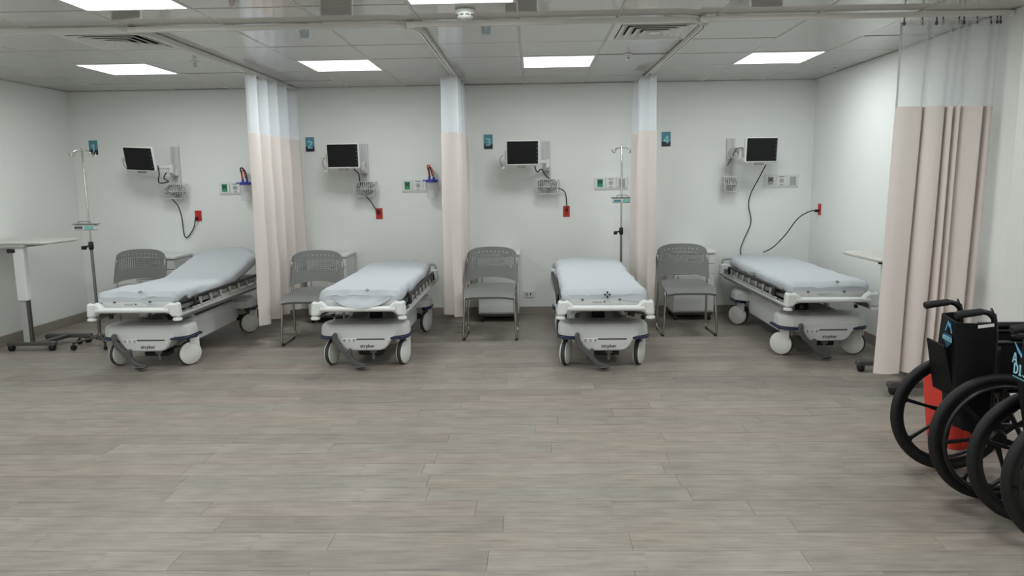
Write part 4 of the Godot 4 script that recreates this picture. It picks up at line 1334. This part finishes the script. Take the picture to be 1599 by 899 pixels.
# ---------------------------------------------------------------- standing things
func iv_pole(label: String, at: Vector3, top: float, pump_y: float, spin: float) -> void:
	var t := thing("infusion_pole", label, "drip stand", at, 0, "infusion poles")
	part("outer_pole", Mb.new().lathe([Vector2(0.0125, 0.07), Vector2(0.0125, 0.92), Vector2(0.011, 0.925)], Transform3D(), 12), M.steel, t)
	part("inner_pole", Mb.new().lathe([Vector2(0.0085, 0.90), Vector2(0.0085, top - 0.005), Vector2(0.006, top)], Transform3D(), 12), M.chrome, t)
	var cl := Mb.new().lathe([Vector2(0.013, 0.88), Vector2(0.021, 0.89), Vector2(0.021, 0.945), Vector2(0.014, 0.955)], Transform3D(), 12)
	cl.tube([V(-0.01, 0.92, 0), V(-0.05, 0.905, 0.01)], 0.008, 8)
	cl.lathe([Vector2(0.0, -0.02), Vector2(0.018, -0.016), Vector2(0.018, 0.016), Vector2(0.0, 0.02)], along_x(V(-0.06, 0.90, 0.01)), 10, false)
	part("height_clamp", cl, M.black, t)
	for k in 4:
		var a := TAU * k / 4 + deg_to_rad(spin)
		var d := V(cos(a), 0, sin(a))
		var h := Mb.new().tube(curve([V(0, top - 0.03, 0), V(0, top - 0.03, 0) + d * 0.05, V(0, top - 0.045, 0) + d * 0.09, V(0, top - 0.075, 0) + d * 0.105, V(0, top - 0.07, 0) + d * 0.128, V(0, top - 0.045, 0) + d * 0.135], 5), 0.0035, 6)
		part("bag_hook", h, M.chrome, t)
	var hub := Mb.new().lathe([Vector2(0.02, 0.055), Vector2(0.032, 0.06), Vector2(0.032, 0.1), Vector2(0.016, 0.115)], Transform3D(), 14)
	part("base_hub", hub, M.dark, t)
	for k in 5:
		var a := TAU * k / 5 + deg_to_rad(spin + 30.0)
		var d := V(cos(a), 0, sin(a))
		var leg := part("base_leg", Mb.new().tube([V(0, 0.085, 0) + d * 0.02, V(0, 0.078, 0) + d * 0.14, V(0, 0.066, 0) + d * 0.235], 0.0105, 8), M.dark_steel, t)
		var c := d * 0.235
		part("caster", Mb.new().lathe([Vector2(0.008, -0.013), Vector2(0.025, -0.011), Vector2(0.025, 0.011), Vector2(0.008, 0.013)], Transform3D(Basis(V(d.x, 0, d.z), V(-d.z, 0, d.x), V(0, -1, 0)), c + V(0, 0.026, 0)), 14).lathe([Vector2(0.006, 0.03), Vector2(0.006, 0.07)], Transform3D(Basis(), c), 8), M.black, leg)
	# slim infusion pump clamped across the pole
	var p := thing("infusion_pump", "slim white and teal infusion pump clamped to the " + ("left corner pole" if at.x < 0 else "pole before the third curtain"), "pump", at + V(0, pump_y, 0.045), 0, "infusion pumps")
	part("casing", Mb.new().box(V(-0.005, -0.005, 0), V(0.20, 0.05, 0.07), 0.01), M.white, p)
	part("teal_face", Mb.new().box(V(0.045, -0.006, 0.035), V(0.085, 0.034, 0.004), 0.001), mat(rgb(136, 200, 190), 0.4), p)
	part("display", Mb.new().box(V(-0.05, -0.004, 0.035), V(0.075, 0.022, 0.004), 0.001), M.teal if at.x > 0 else M.dark, p)
	part("top_tray", Mb.new().box(V(0.0, 0.026, 0.0), V(0.22, 0.008, 0.075), 0.002).tube(bend([V(-0.06, 0.03, 0.02), V(-0.05, 0.05, 0.02), V(0.05, 0.05, 0.02), V(0.06, 0.03, 0.02)], 0.01, 3), 0.004, 6), M.grey, p)
	part("clamp", Mb.new().box(V(0, 0, -0.042), V(0.04, 0.045, 0.03), 0.004), M.dark, p)


func caster_at(t: Node3D, x: float, z: float, r := 0.03) -> void:
	part("caster", Mb.new().lathe([Vector2(0.01, -0.02), Vector2(r - 0.003, -0.019), Vector2(r, -0.014), Vector2(r, -0.004), Vector2(r - 0.005, 0.0), Vector2(r, 0.004), Vector2(r, 0.014), Vector2(r - 0.003, 0.019), Vector2(0.01, 0.02)], along_x(V(x, r, z)), 18).lathe([Vector2(0.009, r), Vector2(0.009, 0.075)], Transform3D(Basis(), V(x, 0, z)), 8), M.black, t)


func overbed_table(label: String, at: Vector3, y: float, top: Array, bars: Array) -> void:
	# top: centre x, centre z, half width, half depth, turn; bars: [x0, x1, z] twice
	var t := thing("overbed_table", label, "table", at, 0, "overbed tables")
	var tp := slab(top[2], top[3], 0.06, 0.0, 0.024, 0.007)
	var o := part("tabletop", tp, M.tabletop, t)
	o.position = V(top[0], y - 0.024, top[1])
	o.rotation.y = deg_to_rad(top[4])
	part("top_support", Mb.new().box(V(top[0] * 0.5, y - 0.036, top[1] * 0.5), V(0.12 + absf(top[0]), 0.022, 0.12 + absf(top[1])), 0.004), M.pale, t)
	part("upper_column", Mb.new().loft([level(rrect(0.04, 0.03, 0.012), 0.455), level(rrect(0.047, 0.035, 0.014), 0.461), level(rrect(0.047, 0.035, 0.014), y - 0.045)]), M.white, t)
	part("lower_column", Mb.new().loft([level(rrect(0.027, 0.022, 0.006), 0.06, -0.01), level(rrect(0.027, 0.022, 0.006), 0.47, -0.01)]), M.pale, t)
	part("lift_tube", Mb.new().loft([level(rrect(0.011, 0.018, 0.006), 0.06, 0.029), level(rrect(0.011, 0.018, 0.006), 0.47, 0.029)]), M.dark_steel, t)
	part("height_lever", Mb.new().box(V(-0.055, y - 0.075, 0.03), V(0.075, 0.034, 0.03), 0.008), M.black, t)
	var b0: Array = bars[0]
	var b1: Array = bars[1]
	for b in bars:
		part("base_bar", Mb.new().loft([level(rrect((b[1] - b[0]) / 2, 0.03, 0.02), 0.05, (b[0] + b[1]) / 2, b[2]), level(rrect((b[1] - b[0]) / 2, 0.03, 0.02), 0.074, (b[0] + b[1]) / 2, b[2]), level(rrect((b[1] - b[0]) / 2 - 0.01, 0.02, 0.012), 0.084, (b[0] + b[1]) / 2, b[2])]), M.dark_steel, t)
		caster_at(t, b[0] + 0.035, b[2] + 0.005)
		caster_at(t, b[1] - 0.035, b[2] + 0.005)
	var p0 := V((b0[0] + b0[1]) / 2 + 0.08, 0.066, b0[2])
	var p1 := V((b1[0] + b1[1]) / 2, 0.066, b1[2])
	var d := p1 - p0
	part("base_beam", Mb.new().box((p0 + p1) / 2, V(0.055, 0.032, d.length()), 0.005, Basis(Vector3.UP, atan2(d.x, d.z))), M.dark_steel, t)


func wheelchair(label: String, at: Vector3, half: float, kind: int) -> void:
	var t := thing("wheelchair", label, "wheelchair", at, 0.0, "folded wheelchairs by the right wall")
	for q in [-1, 1]:
		# big wheel with cast spokes and a push rim outside it
		var w := Node3D.new()
		w.name = "rear_wheel"
		t.add_child(w, true)
		var c := V(0, 0.292, half * q)
		var ax := along_z(c)
		part("tire", Mb.new().ring(0.270, 0.0215, ax, 56, 10), M.rubber_black, w)
		var rim := Mb.new()
		rim.lathe([Vector2(0.255, -0.012), Vector2(0.262, -0.012), Vector2(0.262, 0.012), Vector2(0.255, 0.012), Vector2(0.232, 0.01), Vector2(0.232, -0.01), Vector2(0.255, -0.012)], ax, 48, false)
		part("rim", rim, M.vinyl_sheen, w)
		for k in 7:
			var a: float = TAU * k / 7 + 0.35 + q * 0.2
			var d := V(cos(a), sin(a), 0)
			var s := V(-sin(a), cos(a), 0)
			part("spoke", Mb.new().prism(PackedVector2Array([Vector2(0.03, -0.014), Vector2(0.12, -0.007), Vector2(0.22, -0.009), Vector2(0.246, -0.028), Vector2(0.246, 0.028), Vector2(0.22, 0.009), Vector2(0.12, 0.007), Vector2(0.03, 0.014)]), 0.012, Transform3D(Basis(d, s, V(0, 0, 1)), c), 0.002), M.vinyl_sheen, w)
		part("hub", Mb.new().lathe([Vector2(0.0, -0.03), Vector2(0.03, -0.03), Vector2(0.042, -0.018), Vector2(0.042, 0.018), Vector2(0.03, 0.03), Vector2(0.0, 0.03)], ax, 20, false), M.vinyl_sheen, w)
		var pr := Mb.new().ring(0.243, 0.0095, along_z(c + V(0, 0, 0.042 * q)), 52, 8)
		for k in 7:
			var a: float = TAU * k / 7 + 0.35 + q * 0.2
			pr.tube([c + V(cos(a) * 0.243, sin(a) * 0.243, 0.042 * q), c + V(cos(a) * 0.25, sin(a) * 0.25, 0.008 * q)], 0.005, 6)
		part("push_rim", pr, M.vinyl_sheen, w)
		# frame of this side
		var zi: float = (half - 0.045) * q
		var fr := Node3D.new()
		fr.name = "side_frame"
		t.add_child(fr, true)
		part("back_post", Mb.new().tube(bend([V(-0.17, 0.838, zi), V(-0.03, 0.858, zi), V(-0.01, 0.80, zi), V(0.0, 0.46, zi), V(0.0, 0.24, zi)], 0.06, 6), 0.0125, 10), M.vinyl_sheen, fr)
		part("handle_grip", Mb.new().tube([V(-0.185, 0.835, zi), V(-0.18, 0.836, zi), V(-0.15, 0.841, zi), V(-0.08, 0.850, zi), V(-0.07, 0.851, zi)], [0.014, 0.0185, 0.0175, 0.0165, 0.013], 12), M.rubber_black, fr)
		part("seat_tube", Mb.new().tube([V(0.0, 0.49, zi), V(0.42, 0.50, zi)], 0.012, 8), M.vinyl_sheen, fr)
		part("lower_tube", Mb.new().tube(bend([V(0.0, 0.25, zi), V(0.36, 0.24, zi), V(0.44, 0.50, zi)], 0.06), 0.012, 8), M.vinyl_sheen, fr)
		part("arm_frame", Mb.new().tube(bend([V(0.0, 0.71, zi), V(0.33, 0.71, zi), V(0.37, 0.50, zi)], 0.05), 0.011, 8), M.vinyl_sheen, fr)
		part("armrest", Mb.new().box(V(0.20, 0.735, zi), V(0.27, 0.032, 0.045), 0.012), M.vinyl, fr)
		part("skirt_guard", Mb.new().box(V(0.19, 0.60, zi + 0.004 * q), V(0.34, 0.20, 0.006), 0.003), M.vinyl, fr)
		part("footrest_tube", Mb.new().tube(bend([V(0.42, 0.52, zi), V(0.50, 0.50, zi), V(0.60, 0.12, zi)], 0.05), 0.011, 8), M.vinyl_sheen, fr)
		part("foot_plate", Mb.new().box(V(0.66, 0.14, zi - 0.02 * q), V(0.14, 0.11, 0.014), 0.004), M.vinyl, fr)
		var cw := V(0.42, 0.10, zi)
		part("caster", Mb.new().lathe([Vector2(0.03, -0.014), Vector2(0.085, -0.014), Vector2(0.1, -0.008), Vector2(0.1, 0.008), Vector2(0.085, 0.014), Vector2(0.03, 0.014)], along_z(cw), 26).box(cw + V(0, 0.06, 0.026), V(0.03, 0.13, 0.006), 0.002).box(cw + V(0, 0.06, -0.026), V(0.03, 0.13, 0.006), 0.002).box(cw + V(0, 0.125, 0), V(0.03, 0.01, 0.058), 0.002), M.rubber_black, fr)
	# folded fabric back, bulging to the rear between the posts
	var zi2 := half - 0.045
	var plan := curve([V(0.0, 0, -zi2), V(-0.03, 0, -zi2 - 0.005), V(-0.10, 0, -zi2 * 0.95), V(-0.125, 0, -zi2 * 0.4), V(-0.15, 0, zi2 * 0.55), V(-0.14, 0, zi2 * 0.85), V(-0.08, 0, zi2 + 0.004), V(-0.012, 0, zi2 + 0.006)], 5)
	var rows := []
	for r in 15:
		var v := float(r) / 14.0
		var y := lerpf(0.80, 0.30, v)
		var row := PackedVector3Array()
		for p in plan:
			var push := 1.0 - 0.35 * smoothstep(0.35, 1.0, v) + 0.06 * sin(v * 9.0 + p.z * 14.0) * 0.5
			row.append(V(p.x * push * (1.0 if kind == 0 else 1.25), y + 0.03 * (p.x + 0.06) * (1.0 - v), p.z * (1.0 + 0.03 * sin(v * 6.0))))
		rows.append(row)
	var bk := part("back_cloth", Mb.new().sheet(rows, 0.012), M.vinyl, t)
	# pocket of the back cloth
	var prow := []
	for r in 7:
		var v := float(r) / 6.0
		var row := PackedVector3Array()
		for k in 9:
			var u := float(k) / 8.0
			row.append(V(-0.118 - 0.045 * (1.0 - v) - 0.02 * u * (1.0 - v), lerpf(0.68, 0.44, v), lerpf(-zi2 * 0.98, zi2 * 0.45, u)))
		prow.append(row)
	if kind == 0:
		part("rear_pocket", Mb.new().sheet(prow, 0.008), M.vinyl, bk)
	# folded seat cloth standing up between the rails
	var srow := []
	for r in 9:
		var v := float(r) / 8.0
		var row := PackedVector3Array()
		for k in 11:
			var u := float(k) / 10.0
			row.append(V(0.03 + 0.40 * u, 0.50 + 0.16 * sin(v * PI), lerpf(-zi2, zi2, v) * (1.0 - 0.75 * sin(v * PI))))
		srow.append(row)
	part("seat_cloth", Mb.new().sheet(srow, 0.01), M.vinyl, t)
	for q in [-1, 1]:
		part("cross_brace", Mb.new().tube([V(0.18 + 0.02 * q, 0.25, -zi2 * q), V(0.18 + 0.02 * q, 0.49, zi2 * q)], 0.011, 8), M.vinyl_sheen, t)
	part("axle_tube", Mb.new().tube([V(0, 0.292, -half + 0.03), V(0, 0.292, -zi2)], 0.01, 8).tube([V(0, 0.292, half - 0.03), V(0, 0.292, zi2)], 0.01, 8), M.steel, t)
	part("brake_lever", Mb.new().tube([V(0.27, 0.50, zi2 + 0.015), V(0.30, 0.60, zi2 + 0.03)], 0.008, 8), M.steel, t)
	# emblem printed on the rear of the cloth
	var face := Basis(Vector3.UP, -PI / 2 + (-0.16 if kind == 0 else -0.12))
	var em := Node3D.new()
	em.name = "emblem"
	t.add_child(em, true)
	if kind == 0:
		em.position = V(-0.157, 0.742, 0.03)
		em.basis = face
		var e := Mb.new()
		e.prism(poly([-0.035, 0.0, -0.005, 0.05, 0.01, 0.034, 0.018, 0.045, 0.045, 0.0, 0.036, 0.0, 0.018, 0.03, 0.01, 0.02, -0.004, 0.038, -0.026, 0.0]), 0.002)
		part("peak_mark", e, M.logo, em)
		part("shield_mark", Mb.new().prism(poly([-0.045, -0.012, 0.048, -0.012, 0.04, -0.05, 0.0, -0.075, -0.036, -0.045]), 0.002), M.teal_dark, em)
		lettering("lettering", "MEDICA", 0.020, M.pale_blue, em, Transform3D(Basis(), V(0.0, -0.032, 0.002)))
	else:
		em.position = V(-0.194, 0.72, 0.035)
		em.basis = face
		part("swoosh_mark", Mb.new().prism(poly([-0.075, 0.075, -0.05, 0.045, -0.02, 0.025, 0.03, 0.015, 0.075, 0.02, 0.075, 0.05, -0.01, 0.05, -0.012, 0.034, -0.045, 0.055]), 0.002), M.logo, em)
		lettering("lettering", "A", 0.04, M.pale_blue, em, Transform3D(Basis(), V(-0.062, 0.012, 0.001)))
		lettering("lettering", "DICA", 0.042, M.pale_blue, em, Transform3D(Basis(), V(0.0, -0.028, 0.001)))
		part("underline_mark", Mb.new().box(V(0, -0.06, 0), V(0.14, 0.006, 0.002), 0.0005), M.teal, em)
	if kind == 0:
		part("white_tag", Mb.new().box(V(-0.06, 0.79, zi2 + 0.016), V(0.07, 0.014, 0.003), 0.001, Basis(Vector3.BACK, 0.12)), M.white, t)


func waste_bin() -> void:
	var t := thing("waste_bin", "red plastic waste bin standing behind the wheelchairs by the right wall", "bin", V(2.34, 0, -3.93), 6)
	part("body", Mb.new().loft([level(rrect(0.13, 0.11, 0.03), 0.0), level(rrect(0.135, 0.115, 0.03), 0.01), level(rrect(0.165, 0.145, 0.035), 0.36), level(rrect(0.175, 0.155, 0.035), 0.365), level(rrect(0.175, 0.155, 0.035), 0.385), level(rrect(0.155, 0.135, 0.03), 0.385), level(rrect(0.15, 0.13, 0.03), 0.3)]), M.red_bin, t)
	for q in [-1, 1]:
		part("rib", Mb.new().box(V(0.075 * q, 0.18, 0.133), V(0.012, 0.32, 0.012), 0.003, Basis(Vector3.RIGHT, 0.085)), M.red_bin, t)
	part("label_plate", Mb.new().box(V(0.0, 0.21, 0.135), V(0.10, 0.10, 0.003), 0.001, Basis(Vector3.RIGHT, 0.085)), M.white, t)
	part("lid", Mb.new().loft([level(rrect(0.178, 0.158, 0.035), 0.386), level(rrect(0.18, 0.16, 0.035), 0.40), level(rrect(0.15, 0.13, 0.03), 0.43)]), M.red_bin, t)


func ceiling_fittings() -> void:
	for v in [[-5, "square ceiling air diffuser in front of the light above bay 1"], [1, "square ceiling air diffuser beside the curved track of bay 3"]]:
		var c := V(-0.07 + TILE_X * (v[0] + 0.5), TOP, -6.77 + TILE_Z * 2.5)
		var t := thing("air_diffuser", v[1], "air vent", c, 0, "square ceiling air diffusers")
		part("duct_box", Mb.new().box(V(0, 0.05, 0), V(0.56, 0.06, 0.56), 0.003), M.void, t)
		var frame := Mb.new()
		for s in [-1, 1]:
			frame.box(V(s * 0.275, 0.004, 0), V(0.05, 0.012, 0.60), 0.003).box(V(0, 0.004, s * 0.275), V(0.50, 0.012, 0.05), 0.003)
		part("frame", frame, M.white, t)
		for k in 4:
			var h := 0.246 - k * 0.052
			var y := -0.004 - 0.002 * k
			part("slat", Mb.new().loft([level(rrect(h, h, 0.002, 1), y), level(rrect(h - 0.05, h - 0.05, 0.002, 1), y + 0.022), level(rrect(h - 0.053, h - 0.053, 0.002, 1), y + 0.02), level(rrect(h - 0.003, h - 0.003, 0.002, 1), y - 0.003), level(rrect(h, h, 0.002, 1), y)], false, false), M.white, t)
		part("centre_plate", Mb.new().box(V(0, -0.008, 0), V(0.07, 0.006, 0.07), 0.002), M.white, t)
	var d := thing("smoke_detector", "round white smoke detector hanging below the upper middle light panel", "detector", V(-0.375, TOP, -4.49))
	part("base", Mb.new().lathe([Vector2(0.0, 0.0), Vector2(0.058, 0.0), Vector2(0.06, -0.012), Vector2(0.056, -0.018), Vector2(0.0, -0.018)], Transform3D(), 28, false), M.white, d)
	part("dome", Mb.new().lathe([Vector2(0.0, -0.018), Vector2(0.052, -0.018), Vector2(0.054, -0.03), Vector2(0.046, -0.044), Vector2(0.03, -0.052), Vector2(0.0, -0.054)], Transform3D(), 28, false), M.white, d)
	for k in 10:
		var a := TAU * k / 10.0
		part("slot", Mb.new().box(V(cos(a) * 0.0525, -0.034, sin(a) * 0.0525), V(0.004, 0.007, 0.022), 0.001, Basis(Vector3.UP, -a)), M.dark, d)
	part("indicator", Mb.new().box(V(0.01, -0.054, 0.0), V(0.008, 0.003, 0.008), 0.001), M.dark, d)
	for p in [[V(-2.72, TOP, -6.12), "small ceiling sprinkler head left of the first curtain track"], [V(0.79, TOP, -6.14), "small ceiling sprinkler head left of the third curtain track"], [V(2.76, TOP, -6.95), "small ceiling sprinkler head in the back right corner"]]:
		var s := thing("sprinkler", p[1], "sprinkler", p[0], 0, "ceiling sprinkler heads")
		part("escutcheon", Mb.new().lathe([Vector2(0.0, 0.002), Vector2(0.03, 0.002), Vector2(0.033, -0.003), Vector2(0.012, -0.008), Vector2(0.0, -0.008)], Transform3D(), 18, false), M.white, s)
		part("frame", Mb.new().tube([V(-0.01, -0.006, 0), V(-0.012, -0.03, 0), V(0, -0.042, 0), V(0.012, -0.03, 0), V(0.01, -0.006, 0)], 0.003, 6).tube([V(0, -0.006, 0), V(0, -0.042, 0)], 0.003, 6), M.chrome, s)
		part("deflector", Mb.new().lathe([Vector2(0.0, -0.042), Vector2(0.017, -0.043), Vector2(0.017, -0.045), Vector2(0.0, -0.045)], Transform3D(), 14, false), M.chrome, s)


func wall_fittings() -> void:
	var s := thing("wall_socket", "low white wall socket between the free-standing chair and the third stretcher", "socket", V(-0.028, 0.225, BACK))
	part("plate", Mb.new().box(V(0, 0, 0.004), V(0.115, 0.072, 0.008), 0.003), M.white, s)
	part("outlet", Mb.new().box(V(0.012, 0.002, 0.0085), V(0.014, 0.026, 0.003), 0.001), M.dark, s)
	part("outlet", Mb.new().box(V(-0.028, 0, 0.0085), V(0.03, 0.04, 0.002), 0.001), M.pale, s)
